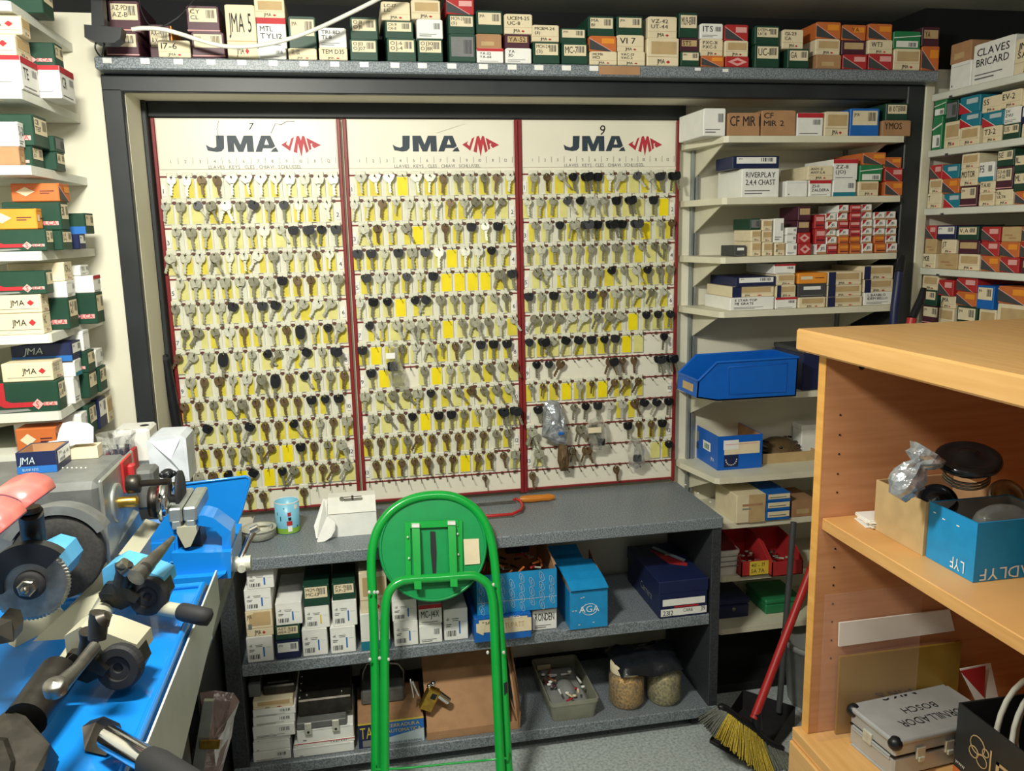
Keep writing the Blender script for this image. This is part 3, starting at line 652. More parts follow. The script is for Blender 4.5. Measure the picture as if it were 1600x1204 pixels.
# small red and orange boxes
cols = [(1174, 1190, [(377, 'C', ''), (359, 'C', ''), (341, 'Gd', '')]), (1192, 1208, [(378, 'C', ''), (360, 'C', ''), (343, 'C', '')]), (1211, 1227, [(379, 'Cl', ''), (341, 'W', '')]),
 (1229, 1246, [(380, 'W', ''), (367, 'W', ''), (355, 'W', '')]), (1248, 1268, [(380, 'Rd', ''), (363, 'Rd', ''), (344, 'Dr', ''), (322, 'Dr', '')]),
 (1276, 1292, [(381, 'Sw', ''), (357, 'S', ''), (335, 'S', '')]),
 (1293, 1309, [(382, 'S', ''), (370, 'Sw', ''), (358, 'Sw', ''), (346, 'Sw', ''), (333, 'Sw', '')]),
 (1311, 1327, [(381, 'So', ''), (369, 'So', ''), (358, 'Sw', ''), (345, 'S', ''), (332, 'Sw', ''), (320, 'Sw', '')]),
 (1329, 1346, [(381, 'So', ''), (369, 'So', ''), (358, 'S', ''), (345, 'S', ''), (332, 'S', ''), (320, 'S', '')]),
 (1348, 1364, [(380, 'Sw', ''), (368, 'Sw', ''), (356, 'Sw', ''), (343, 'Sw', ''), (331, 'Sw', ''), (319, 'Sw', '')]),
 (1368, 1385, [(380, 'So', ''), (368, 'So', ''), (356, 'Sw', ''), (343, 'Sw', ''), (331, 'Sw', '')]),
 (1387, 1403, [(380, 'Sw', ''), (368, 'Sw', ''), (356, 'Sw', ''), (343, 'Sw', ''), (330, 'Sw', '')])]
stacks('third cream shelf', 'small boxes on the third cream shelf', YS, 1.4725, cols, .13, 7)
carton((W(1153, 385, Y=YS).x, YS+.02, 1.4725), (1, 0, 0), (0, -1, 0), .037, .033, .1, 'D', '', 'dark grey little box standing alone at left of third cream shelf', None)
stacks('fourth cream shelf', 'boxes on the fourth cream shelf', YS, 1.3075, [
 (1141, 1210, [(464, 'W', 'E STAR-TOP/ME GRATE'), (447, 'Cn', '', 1146, 1212), (432, 'N', '', 1150, 1213)]),
 (1212, 1246, [(464, 'Rw', ''), (445, 'Cn', '', 1214, 1244), (428, 'C', '', 1214, 1243), (412, 'Rw', '', 1212, 1246)]),
 (1248, 1290, [(464, 'C', ''), (443, 'D', '', 1248, 1293), (426, 'A', '', 1248, 1294)]),
 (1293, 1348, [(463, 'Cn', ''), (445, 'Cn', '', 1295, 1348), (424, 'Cn', '', 1295, 1347)]),
 (1351, 1402, [(456, 'W', 'L BANBLO/IDEM BELLO'), (436, 'Cn', '', 1351, 1396), (415, 'Cn', '', 1351, 1397)])], .2, 8)

# ---- shelving on the right wall: labels face left (-x)
XR = 1.79
for i, z in enumerate((1.95, 1.783, 1.606, 1.421, 1.245)):
    k = MB(); k.box(XR-.006, -.225, z-.020, 2.2, -1.3, z, 0, .002); o = k.build('wall_shelf', 'shelf_white')
    k = MB(); y_ = -.31; k.box(XR-.0075, y_-.006, z-.022, XR-.005, y_+.006, z-.015); k.build('clip', 'dark_grey', o)
    tag(o, f'white side wall shelf packed with boxes, {ORD[i]} one from the top', 'shelf', 'white shelves on the right wall')
def rstacks(zone, group, zb, data, seed=1, depth=.17):
    lv = ('bottom', 'second', 'third', 'fourth'); rg = random.Random(seed)
    for i, (x0, x1, items) in enumerate(data):
        z = zb
        for j, it in enumerate(items):
            yt, st, t = it[:3]; a, b = (it[3], it[4]) if len(it) > 3 else (x0, x1)
            zt = W((a+b)/2, yt, X=XR).z; ya = W(a, yt+6, X=XR).y; yb = W(b, yt+6, X=XR).y
            if zt-z < .012: zt = z+.03
            ya = min(ya, -.2255)
            lab = f'{LOOK[st].split(" with ")[0]}'+(f' marked {t.replace("/", " ")}' if t else '')+f', {lv[j]} in stack {i+1} from post, {zone}'
            carton((XR+rg.uniform(0, .008), ya-.0005, z), (0, -1, 0), (-1, 0, 0), ya-yb-.001, zt-z-.0006, depth, st, t, lab, group); z = zt
rstacks('top right-wall shelf', 'boxes on the top right-wall shelf', 1.9505, [(1484, 1516, [(97, 'Wp', ''), (66, 'K', '')]), (1519, 1583, [(62, 'W', 'CLAVES/BRICARD')]), (1586, 1640, [(55, 'C', 'JMA/SAG')])], 11)
rstacks('second right-wall shelf', 'boxes on the second right-wall shelf', 1.7835, [(1447, 1471, [(183, 'g', ''), (156, 'g', '', 1452, 1476)]), (1474, 1498, [(190, 'C', ''), (157, 'Gd', '', 1478, 1497)]), (1500, 1530, [(198, 'C', ''), (176, 'T', '', 1499, 1531), (150, 'T', '', 1499, 1531)]),
  (1533, 1562, [(197, 'C', 'T3-2'), (174, 'T', '', 1533, 1566), (150, 'C', 'S5')]), (1565, 1592, [(193, 'G', 'US'), (167, 'W', 'SV/ZVU', 1567, 1593), (141, 'C', 'EV-2', 1564, 1596)]), (1595, 1640, [(190, 'C', ''), (162, 'N', ''), (135, 'C', '')])], 12)
rstacks('third right-wall shelf', 'boxes on the third right-wall shelf', 1.6065, [(1443, 1470, [(302, 'C', 'T'), (280, 'C', ''), (258, 'R', '')]), (1472, 1498, [(302, 'T', ''), (279, 'O', ''), (257, 'T', '')]), (1500, 1527, [(290, 'P', ''), (263, 'C', 'MOTOR'), (240, 'C', '')]),
  (1529, 1553, [(301, 'C', ''), (283, 'C', 'TAXI'), (253, 'Tw', 'F5')]), (1555, 1582, [(296, 'C', 'UL/ULTR'), (260, 'P', 'SJ-6/SAGL'), (233, 'G', 'SE')]), (1584, 1612, [(298, 'O', ''), (268, 'G', 'ML'), (240, 'G', 'IL')])], 13)
rstacks('fourth right-wall shelf', 'boxes on the fourth right-wall shelf', 1.4215, [(1438, 1461, [(396, 'C', 'MOB'), (373, 'Tn', ''), (352, 'R', '')]), (1463, 1493, [(396, 'Tn', ''), (374, 'C', 'JT', 1470, 1493), (352, 'N', '')]), (1495, 1528, [(397, 'C', ''), (375, 'M', ''), (353, 'G', 'V.A')]),
  (1531, 1560, [(400, 'O', ''), (377, 'R', ''), (354, 'R', '')]), (1562, 1592, [(402, 'R', ''), (378, 'O', ''), (354, 'Tn', '')]), (1594, 1630, [(404, 'M', ''), (379, 'R', ''), (354, 'O', '')])], 14)
rstacks('fifth right-wall shelf', 'boxes on the fifth right-wall shelf', 1.2455, [(1438, 1464, [(477, 'P', ''), (453, 'G', ''), (430, 'C', '')]), (1466, 1490, [(481, 'C', ''), (462, 'C', 'JMA'), (437, 'R', '')]), (1492, 1524, [(478, 'G', ''), (456, 'O', ''), (434, 'R', '')]),
  (1526, 1553, [(483, 'C', ''), (446, 'B', '')]), (1557, 1610, [(476, 'C', ''), (448, 'O', '')])], 15)

# ---- left shelving: long sides face the camera, labels face right (+x)
XL = -.672
for i, (z, yn) in enumerate(((2.055, -.6), (1.88, -.6), (1.723, -.6), (1.540, -.6), (1.357, -.6), (1.180, -.6), (1.085, -.6))):
    k = MB(); x1 = XL if i < 6 else -.70
    k.ext([(-1.04, yn, z-.020), (x1-.004, yn, z-.020), (x1, yn+.006, z-.020), (x1, -.202, z-.020), (-1.04, -.202, z-.020)], (0, 0, .020))
    o = k.build('wall_shelf', 'shelf_white')
    k = MB(); k.ext([(-1.04, yn+.02, z-.020), (XL-.04, yn+.02, z-.020), (-1.04, yn+.02, z-.065)], (0, .004, 0)); k.build('bracket', 'shelf_cream', o)
    tag(o, f'white shelf of boxes on the left wall, {ORD[i]} one from the top', 'shelf', 'white shelves on the left wall')
def longart(k, f, st):
    if st == 'JW': f.t(k, 'JMA', .40, .42, .30, 'ink', width=.30); f.poly(k, [(.73, .56), (.80, .72), (.87, .56), (.80, .40)], 'redink', .0014); f.q(k, .1, .22, .96, .24, 'grey_ink'); 
    elif st == 'JR': f.q(k, 0, .86, 1, 1, 'redink'); f.q(k, .1, .2, .9, .22, 'grey_ink')
    elif st == 'JN': f.t(k, 'JMA', .2, .45, .36, 'silver_print', width=.34, slant=.2); f.q(k, 0, 0, 1, .32, 'blue_ink', .001); f.q(k, .1, .12, .6, .18, 'silver_print')
    elif st == 'SG':
        f.poly(k, [(0, 0), (0, .28), (.1, .12), (.55, .12), (.60, .06), (.1, .0)], 'mid_grey'); f.poly(k, [(.06, 1), (.26, 1), (.26, .42), (.34, .34), (.72, .34), (.62, .18), (.24, .18), (.10, .34)], 'redink', .001)
        f.poly(k, [(.62, .26), (.70, .44), (.78, .26), (.70, .08)], 'pink', .0014); f.t(k, 'S', .675, .16, .2, 'redink', width=.05, off=.002); f.q(k, .78, .20, .97, .32, 'pink', .0012); f.t(k, 'ILCA', .79, .20, .12, 'redink', width=.16, off=.002)
    elif st == 'SP':
        f.poly(k, [(.44, .26), (.56, .46), (.68, .26), (.56, .06)], 'pink', .0014); f.t(k, 'S', .53, .14, .24, 'redink', width=.07, off=.002); f.q(k, .68, .18, .95, .32, 'pink', .0012); f.t(k, 'ILCA', .69, .19, .14, 'redink', width=.24, off=.002)
    elif st == 'OA': f.poly(k, [(.1, .55), (.3, .8), (.5, .55), (.3, .3)], 'cream'); f.q(k, .6, .55, .9, .60, 'maroon'); f.q(k, .6, .43, .8, .48, 'maroon')
    elif st == 'BB': f.q(k, 0, 0, 1, .36, 'blue_ink')
def lbox(x1, yt, yb, yn, L, d, long_, st, t, label, z=None, zt=None):
    """long side facing the camera at y=yn with right edge at pixel x1; label end faces +x"""
    a = W(x1, (yt+yb)/2, Y=yn); z0 = z if z is not None else W(x1-15, yb, Y=yn).z; z1 = W(x1-15, yt, Y=yn).z if zt is None else zt
    x0 = max(a.x-L, -1.035); w = a.x-x0
    k = MB(); k.box(x0, yn, z0, a.x, yn+d, z1, 0, .0018); k.box(a.x-.004, yn+d*.06, z1-.004, a.x+.0006, yn+d*.94, z1+.0004)
    root = k.build('key_box', [BODY[st]])
    k = MB(); f = Face((x0, yn, z0), (1, 0, 0), (0, 0, 1), (0, -1, 0), w, z1-z0); longart(k, f, long_)
    if k.v: k.build('side_print', LABM, root)
    k = MB(); f = Face((a.x, yn, z0), (0, 1, 0), (0, 0, 1), (1, 0, 0), d, z1-z0); art(k, f, st, t)
    if k.v: k.build('label', LABM, root)
    tag(root, label, 'box', 'key boxes on the left shelving'); return z1
S = [2.0555, 1.8805, 1.7235, 1.5405, 1.3575, 1.1805, 1.0855]
e = .0008
lbox(66, -30, 25, -.50, .17, .07, '', 'G', 'UZI/A', 'green box lettered UZI A on the highest left shelf', z=S[0])
h = lbox(33, 86, 139, -.595, .2, .10, 'JR', 'Rw', 'TE', 'white red-banded box at near end of second left shelf', z=S[1])
h = lbox(24, 53, 86, -.59, .12, .085, 'JW', 'C', '', 'cream JMA box lying on the near red-banded box, second left shelf', z=h+e)
lbox(33, 24, 53, -.585, .12, .05, 'JW', 'C', '', 'topmost cream JMA box of near pile, second left shelf', z=h+e)
h = lbox(94, 102, 150, -.475, .17, .10, 'JR', 'Rw', 'CR', 'white red-banded box lettered CR, middle of second left shelf', z=S[1])
lbox(85, 66, 101, -.46, .12, .06, 'SP', 'G', 'CY', 'green key box with pink diamond on the box lettered CR', z=h+e)
lbox(30, 229, 258, -.595, .2, .035, '', 'K', '', 'brown cardboard box at near end of third left shelf', z=S[2])
h = lbox(50, 228, 258, -.555, .12, .07, 'SP', 'G', 'CVL/CV', 'low green key box behind the brown one, third left shelf', z=S[2])
lbox(28, 190, 226, -.595, .2, .035, '', 'W', 'SJ-2', 'white label box lettered SJ-2, atop the brown box, third left shelf', z=W(15, 229, Y=-.595).z+e)
lbox(52, 178, 226, -.555, .13, .09, 'SP', 'G', 'CB/TE17', 'large green key box lettered TE17, third left shelf', z=h+e)
h = lbox(88, 237, 258, -.45, .16, .06, '', 'G', 'AR', 'low green box behind, lettered AR, third left shelf', z=S[2])
lbox(85, 212, 236, -.45, .16, .07, '', 'Gd', '', 'plain dark green box atop the AR box, third left shelf', z=h+e)
h = lbox(72, 358, 390, -.595, .13, .045, 'SG', 'G', '7A/3B', 'green key box with red L stripe, fourth left shelf', z=S[3])
lbox(57, 326, 357, -.59, .10, .035, 'OA', 'A', '', 'amber box with pale diamond on the striped green box, fourth shelf', z=h+e)
h = lbox(97, 360, 391, -.53, .2, .07, '', 'G', 'L-15/D-6', 'green box lettered L-15 D-6 behind striped one, fourth left shelf', z=S[3])
h2 = lbox(95, 315, 359, -.52, .12, .055, 'SP', 'G', '3I', 'tall green key box carrying an orange box, fourth left shelf', z=h+e)
lbox(92, 286, 314, -.52, .10, .075, 'OA', 'O', '', 'orange box lying highest on the fourth left shelf', z=h2+e)
h = lbox(124, 366, 391, -.42, .16, .05, '', 'N', '', 'navy box at far end of fourth left shelf', z=S[3])
lbox(133, 333, 365, -.40, .15, .07, 'BB', 'G', '', 'green and blue box atop the far navy box, fourth left shelf', z=h+e)
h = lbox(67, 489, 520, -.595, .105, .052, 'JW', 'C', 'HC', 'lower of two white JMA boxes, near end of fifth left shelf', z=S[4])
h = lbox(64, 460, 488, -.595, .105, .048, 'JW', 'C', 'TB', 'upper of two white JMA boxes, near end of fifth left shelf', z=h+e)
lbox(72, 423, 459, -.595, .13, .045, 'SG', 'G', 'K', 'red-striped green box atop two white JMA boxes, fifth left shelf', z=h+e)
h = lbox(108, 466, 515, -.515, .12, .065, 'SP', 'G', 'AJ1/A3', 'green box lettered AJ1 in the middle of fifth left shelf', z=S[4])
h2 = lbox(104, 440, 465, -.51, .2, .06, '', 'W', '', 'white label box on the AJ1 box, fifth left shelf', z=h+e)
lbox(100, 410, 439, -.50, .12, .06, '', 'C', 'CR-L', 'cream box lettered CR-L, high in middle of fifth left shelf', z=h2+e)
h = lbox(151, 458, 505, -.40, .12, .06, 'SP', 'G', '', 'green key box with diamond at far end of fifth left shelf', z=S[4])
h = lbox(146, 431, 457, -.40, .14, .06, '', 'Rw', '', 'white red-edged box on the far green box, fifth left shelf', z=h+e)
lbox(125, 415, 430, -.40, .12, .07, '', 'W', 'TE5', 'white box lettered TE5 topmost at far end, fifth left shelf', z=h+e)
h = lbox(92, 595, 643, -.595, .15, .05, 'SG', 'G', '101/U-B', 'large red-striped green box, near end of sixth left shelf', z=S[5])
lbox(82, 566, 594, -.595, .105, .07, 'JW', 'C', 'FAS-G/FTE-G', 'white JMA box lettered FAS-G on the large green box', z=h+e)
h = lbox(116, 590, 632, -.52, .15, .045, '', 'W', '', 'plain white-labelled box behind the large green box, sixth left shelf', z=S[5])
h2 = lbox(117, 564, 590, -.515, .15, .05, '', 'Tw', '', 'white box with teal band under the navy box, sixth left shelf', z=h+e)
lbox(112, 536, 563, -.52, .13, .07, 'JN', 'N', '', 'navy JMA box high on sixth left shelf', z=h2+e)
h = lbox(139, 583, 615, -.45, .15, .065, '', 'G', '', 'green box, lowest in middle pile of sixth left shelf', z=S[5])
h = lbox(137, 550, 582, -.45, .12, .06, 'SP', 'G', '', 'green box with pink diamond in middle pile, sixth left shelf', z=h+e)
lbox(130, 518, 549, -.44, .15, .05, '', 'Wp', '', 'plain white open box atop middle pile, sixth left shelf', z=h+e)
h = lbox(156, 575, 607, -.37, .15, .06, '', 'G', 'IF', 'green box lettered IF at far end of sixth left shelf', z=S[5])
lbox(150, 548, 574, -.37, .13, .06, '', 'W', '', 'white label box on the IF box, sixth left shelf', z=h+e)
lbox(88, 668, 697, -.595, .085, .06, 'OA', 'O', '', 'orange box with pale diamond on the lowest left shelf', z=S[6])
lbox(128, 648, 686, -.50, .15, .05, '', 'W', '', 'white box second along the lowest left shelf', z=S[6])
lbox(140, 635, 676, -.445, .15, .06, '', 'G', 'ZE/JIS', 'green box lettered ZE JIS on the lowest left shelf', z=S[6])
lbox(155, 625, 666, -.38, .15, .065, '', 'N', '', 'navy box near the wall on the lowest left shelf', z=S[6])
lbox(168, 622, 660, -.31, .15, .05, '', 'C', '', 'cream box against the pier on the lowest left shelf', z=S[6])
# ================================================================== grey rolling bench
BXL, BXR, BYF = -.345, 1.062, -.37
bn = empty('storage_bench', (.36, -.18, 0))
tag(bn, 'long grey granite-look bench on casters under the key boards', 'bench')
k = MB(); k.box(BXL, BYF-.006, .664, BXR, -.004, .70, 0, .003)
for px, py in ((1071, 757), (1091, 770), (1110, 784)): p = W(px, py, Z=.70); k.lathe([(.004, 0), (.003, .0015), (0, .002)], (p.x, p.y, .7), n=8, m=1)
k.build('top', ['granite', 'paper'], bn)
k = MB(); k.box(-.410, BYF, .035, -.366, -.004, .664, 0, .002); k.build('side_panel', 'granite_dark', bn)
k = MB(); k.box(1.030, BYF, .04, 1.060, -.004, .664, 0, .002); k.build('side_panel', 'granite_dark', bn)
k = MB(); k.box(-.366, BYF+.004, .349, 1.030, -.004, .385, 0, .003); k.build('shelf', 'granite', bn)
k = MB(); k.box(-.41, BYF-.004, .038, 1.060, -.004, .073, 0, .003); k.build('shelf', 'granite', bn)
for x, y in ((-.33, BYF+.04), (.995, BYF+.035), (-.33, -.06), (.995, -.06)):
    k = MB(); k.lathe([(.006, -.011), (.017, -.011), (.0185, -.006), (.0185, .006), (.017, .011), (.006, .011)], (x, y, .0185), (1, 0, 0), n=20); k.box(x-.014, y-.010, .026, x+.014, y+.010, .039, 1, .002)
    k.build('caster', ['rubber', 'dark_steel'], bn)
YB = BYF+.012
stacks('middle bench shelf', 'boxes on the middle bench shelf', YB, .3857, [
 (384, 426, [(995, 'H', ''), (955, 'Cl', '', 382, 425), (921, 'H', '', 380, 423), (891, 'H', '', 384, 427)]),
 (430, 469, [(1001, 'N', ''), (978, 'G', 'AET-5/AE4-2', 429, 468), (943, 'H', '', 429, 471)]),
 (471, 511, [(983, 'H', ''), (947, 'H', 'y', 475, 514), (914, 'G', 'MCM-13/MC-13', 472, 514)]),
 (515, 555, [(979, 'H', ''), (938, 'H', '', 518, 557), (911, 'G', 'ZV-15/XP-2', 518, 555)]),
 (563, 606, [(958, 'Tw', '', 562, 608), (895, 'C', '', 560, 604)]),
 (615, 653, [(970, 'H', ''), (937, 'H', '', 612, 651)]),
 (655, 691, [(977, 'W', ''), (946, 'Rw', 'MC-J4X', 654, 691)]),
 (693, 731, [(951, 'H', '')]),
 ], .22, 21)
# blue boxes on the middle shelf
def opencarton(o, w, d, h, yaw, body, inner, label, cat, group=None, name='open_box', th=.003, mats=None):
    """open-topped box; o = front lower-left corner, yaw about z"""
    T = Matrix.Translation(o) @ Matrix.Rotation(yaw, 4, 'Z'); k = MB(T)
    k.box(0, 0, 0, w, th, h, 0); k.box(0, d-th, 0, w, d, h, 0); k.box(0, th, 0, th, d-th, h, 0); k.box(w-th, th, 0, w, d-th, h, 0); k.box(th, th, 0, w-th, d-th, th, 1)
    k.box(th, th, th, w-th, th+.0006, h-.001, 1); k.box(th, d-th-.0006, th, w-th, d-th, h-.001, 1); k.box(th, th, th, th+.0006, d-th, h-.001, 1); k.box(w-th-.0006, th, th, w-th, d-th, h-.001, 1)
    r = k.build(name, [body, inner]); tag(r, label, cat, group)
    f = Face(T @ Vector((0, 0, 0)), T.to_3x3() @ Vector((1, 0, 0)), (0, 0, 1), T.to_3x3() @ Vector((0, -1, 0)), w, h); return r, f, T
def junk(name, parent, T, x0, y0, z0, x1, y1, z1, n, mats, seed, kinds='rod', lab=None):
    rg = random.Random(seed); 
    for i in range(n):
        k = MB(T); p = Vector((rg.uniform(x0, x1), rg.uniform(y0, y1), rg.uniform(z0, z1))); a = rg.uniform(0, 6.28); L = rg.uniform(.015, .035)
        d = Vector((math.cos(a), math.sin(a), rg.uniform(-.3, .3)))*L
        q = Vector((min(max(p.x+d.x, x0), x1), min(max(p.y+d.y, y0), y1), p.z+d.z))
        if (q-p).length < .008: q = p+Vector((0, .01, .006))
        if kinds == 'rod' or i % 2: k.sweep([p, q], [.004, .0028], 6, 0)
        else: k.sphere(p, .008, 7, 0, (1, .8, .5))
        k.build(name, rg.choice(mats), parent)
z = .3857
p0 = W(742, 1000, Y=-.39); p1 = W(831, 1000, Y=-.39); zt = W(790, 962, Y=-.39).z
r_, f_ = carton((p0.x, -.388, z), (1, 0, 0), (0, -1, 0), p1.x-p0.x, zt-z, .2, 'B', '', 'blue torn carton under the big open blue box, middle bench shelf', None)
k = MB(); f_.q(k, .35, .30, 1.0, .85, 'cream', .0016); f_.t(k, '- C TUPATT', .38, .5, .22, 'tan', width=.5, off=.002); f_.t(k, 'ISEO', .62, .86, .12, 'paper', width=.2, off=.002); f_.poly(k, [(.03, .8), (.03, .45), (.15, .3), (.2, .8)], 'cream', .0016); k.build('sticker', LABM, r_)
q0 = W(832, 980, Y=-.35); q1 = W(870, 980, Y=-.35); 
carton((q0.x, -.352, z), (1, 0, 0), (0, -1, 0), q1.x-q0.x, W(850, 952, Y=-.35).z-z, .18, 'W', 'RONDEN', 'cream barcoded box right of torn blue carton, middle bench shelf', None)
zb = max(zt, W(850, 952, Y=-.35).z)+.001
a = W(745, 930, Y=-.37); b = W(870, 930, Y=-.37); ht = W(860, 888, Y=-.37).z-zb
r_, f_, T_ = opencarton((a.x, -.372, zb), b.x-a.x, .26, ht, 0, 'sky_box', 'cardboard', 'big open blue box patterned with white ovals, full of tools', 'box')
k = MB()
for i in range(8):
    for j in range(4):
        cx = .06+i*.125; cy = .12+j*.24+(.12 if i % 2 else 0)
        if cy > .9: continue
        pts = [f_.p(cx+.035*math.cos(t+.5)+.012*math.sin(t), cy+.11*math.sin(t)-.05*math.cos(t), .0012) for t in [q*math.pi/6 for q in range(12)]]
        k.sweep(pts, .0007, 4, LI['silver_print'], closed=True); f_.t(k, 'S', cx-.012, cy-.05, .10, 'silver_print', width=.02)
f_.q(k, 0, .30, 1, .312, 'silver_print'); k.build('pattern', LABM, r_)
w = b.x-a.x
k = MB(T_); k.ext([(w, .03, ht), (w+.006, .03, ht+.0), (w-.02, .20, ht+.075), (w-.026, .20, ht+.075)], (0, .003, 0)); k.ext([(w-.003, .02, ht-.001), (w-.003, .24, ht-.001), (w-.012, .24, ht+.075), (w-.016, .16, ht+.078)], (.003, 0, 0)); k.build('flap', 'cardboard', r_)
T = T_; junk('tool_bit', r_, T, .02, .02, ht-.03, w-.02, .2, ht-.006, 34, ['red', 'orange', 'dark_steel', 'orange', 'black_plastic', 'wire', 'bright_nickel'], 5, 'rod')
a = W(790, 862, Y=-.15); k = MB(); k.box(a.x, -.16, zb+ht-.03, W(826, 862, Y=-.15).x, -.13, .655, 0, .003); o = k.build('booklet', 'navy'); tag(o, 'dark blue booklet standing in the back of the patterned blue box', 'booklet')
# AGA box
a = W(890, 950, Y=-.37); b = W(949, 950, Y=-.37); ht = W(915, 922, Y=-.37).z-z
r_, f_, T_ = opencarton((a.x, -.372, z), b.x-a.x, .2, ht, 0, 'sky_box', 'cardboard', 'bright blue AGA box with half-open lid on the bench shelf', 'box')
w = b.x-a.x
k = MB(); c = f_.p(.52, .5, .0012); pts = [f_.p(.52+.2*math.cos(t), .5+.15*math.sin(t), .0012) for t in [q*math.pi/8 for q in range(16)]]; k.sweep(pts, .0009, 4, LI['paper'], closed=True); f_.t(k, 'AGA', .52, .43, .17, 'paper', center=True)
for q in ((.06, .48), (.14, .48), (.28, .80), (.34, .82), (.22, .1), (.6, .13)): f_.q(k, q[0], q[1], q[0]+.05, q[1]+.03, 'silver_print')
k.build('label', LABM, r_)
k = MB(T_)
for i in range(6):
    y0 = .195-i*.034; y1 = y0-.034; z0 = ht+.002+[.066, .048, .040, .036, .030, .020, .006][i]; z1 = ht+.002+[.066, .048, .040, .036, .030, .020, .004][i+1]
    xs = -.022*(1-i/6); xe = -.022*(1-(i+1)/6)
    k.ext([(xs, y0, z0), (xe, y1, z1), (xe, y1, z1+.003), (xs, y0, z0+.003)], (w-(.022 if i < 2 else .0), 0, 0))
k.build('lid', 'sky_box', r_)
k = MB(T_); k.ext([(w-.001, .19, ht-.001), (w-.001, .002, ht-.001), (w-.001, .002, ht+.006), (w-.001, .19, ht+.05)], (-.003, 0, 0)); k.build('flap', 'cardboard', r_)
k = MB(T_); k.ext([(.001, .19, ht-.001), (.001, .002, ht-.001), (.001, .002, ht+.004), (.001, .19, ht+.05)], (.003, 0, 0)); k.build('flap', 'cardboard', r_)
# shoe box
a = W(1030, 950, Y=-.365); b = W(1113, 950, Y=-.365); yaw = 0
L = .30; w = min(b.x, 1.028)-a.x-.004; ht = W(1070, 905, Y=-.365).z-z
sb = MB(); sb.box(a.x, -.366, z, a.x+w-.004, -.366+L, z+ht-.03, 0, .002); r_ = sb.build('shoe_box', 'navy')
tag(r_, 'dark navy shoe box with red and silver print at right end of bench shelf', 'box')
k = MB(); k.box(a.x-.002, -.368, z+ht-.040, a.x+w-.002, -.364+L, z+ht, 0, .002)
k.ext([(a.x+w*.50, -.24, z+ht+.0004), (a.x+w*.80, -.27, z+ht+.0004), (a.x+w*.86, -.25, z+ht+.0004), (a.x+w*.35, -.10, z+ht+.0004)], (0, 0, .0006), 1)
k.ext([(a.x+w*.45, -.10, z+ht+.0004), (a.x+w*.52, -.09, z+ht+.0004), (a.x+w*.9, -.22, z+ht+.0004), (a.x+w*.82, -.235, z+ht+.0004)], (0, 0, .0009), 2)
k.lathe([(.006, 0), (0, .0012)], (a.x+w*.6, -.17, z+ht+.0006), n=10, m=3)
k.build('lid', ['navy', 'red', 'silver_print', 'yellow_ink'], r_)
f_ = Face((a.x, -.366, z), (1, 0, 0), (0, 0, 1), (0, -1, 0), w, ht); k = MB()
f_.q(k, .06, .34, .92, .52, 'paper', .003); f_.q(k, .03, .06, .96, .25, 'paper', .0014); f_.t(k, '2312', .07, .08, .13, 'ink', width=.22, off=.002); f_.t(k, 'CARB', .48, .14, .09, 'ink', width=.2, off=.002); f_.t(k, '39', .84, .12, .13, 'ink', width=.1, off=.002); f_.q(k, .3, .27, .8, .31, 'redink', .0014)
k.build('label', LABM, r_)
f_ = Face((a.x, -.366+L, z), (0, -1, 0), (0, 0, 1), (-1, 0, 0), L, ht); k = MB(); f_.t(k, 'Carrera', .45, .3, .2, 'mid_grey', width=.35); k.build('side_print', LABM, r_)

# ---------- bottom shelf
z = .0738
stacks('bottom bench shelf', 'flat boxes on the bottom bench shelf', YB, z, [
 (395, 462, [(1191, 'W', '', 396, 456), (1172, 'Wp', '', 395, 454), (1152, 'Wp', '', 395, 454), (1133, 'W', '', 394, 461), (1119, 'W', '', 394, 461), (1107, 'W', '', 394, 462), (1094, 'C', '', 394, 458)]),
 (459, 555, [(1182, 'Wp', ''), (1157, 'Rw', '', 459, 555), (1137, 'Wp', '', 463, 553)]),
 ], .24, 23, levels=('bottom', 'second', 'third', 'fourth', 'fifth', 'sixth', 'seventh'))
zt = W(430, 1094, Y=YB).z
k = MB(); a = W(411, 1085, Y=-.33); b = W(462, 1080, Y=-.33); k.box(a.x, -.33, zt+.001, b.x, -.16, zt+.030, 0, .004); k.box(a.x+.01, -.32, zt+.030, b.x-.015, -.18, zt+.036, 0, .003)
o = k.build('lock_case', 'dark_steel'); tag(o, 'dark metal lock case on top of the left flat-box stack', 'lock case')
k = MB(); a = W(388, 1090, Y=-.335); k.box(a.x, -.33, zt+.001, a.x+.034, -.16, zt+.040, 0, .003); o = k.build('lock_case', 'machine_grey'); tag(o, 'narrow grey case at far left over the flat-box stack', 'lock case')
zt = W(505, 1137, Y=YB).z
lk = empty('door_lock', (W(510, 1100, Y=-.3).x, -.25, zt)); tag(lk, 'black rim lock with riveted edge lying on open white carton', 'lock')
a = W(463, 1120, Y=-.345); b = W(541, 1120, Y=-.345)
k = MB(); k.box(a.x, -.356, zt+.001, b.x, -.10, zt+.022, 0, .002); k.build('base_plate', 'machine_grey', lk)
k = MB(); k.box(a.x+.004, -.325, zt+.022, b.x+.018, -.08, zt+.075, 0, .004)
for i in range(6): k.sphere((a.x+.010, -.31+i*.04, zt+.076), .004, 8, 1)
for q in (.03, .13): k.sphere((a.x+q, -.3, zt+.076), .005, 8, 1)
k.build('case', ['dark_steel', 'chrome'], lk)
for q in (.022, .10):
    k = MB(); k.box(a.x+q, -.364, zt-.012, a.x+q+.020, -.3595, zt+.024, 0, .001); k.lathe([(.004, 0), (.0035, .001)], (a.x+q+.01, -.364, zt-.004), (0, -1, 0), n=8, m=1); k.build('strike', ['bright_nickel', 'ink'], lk)
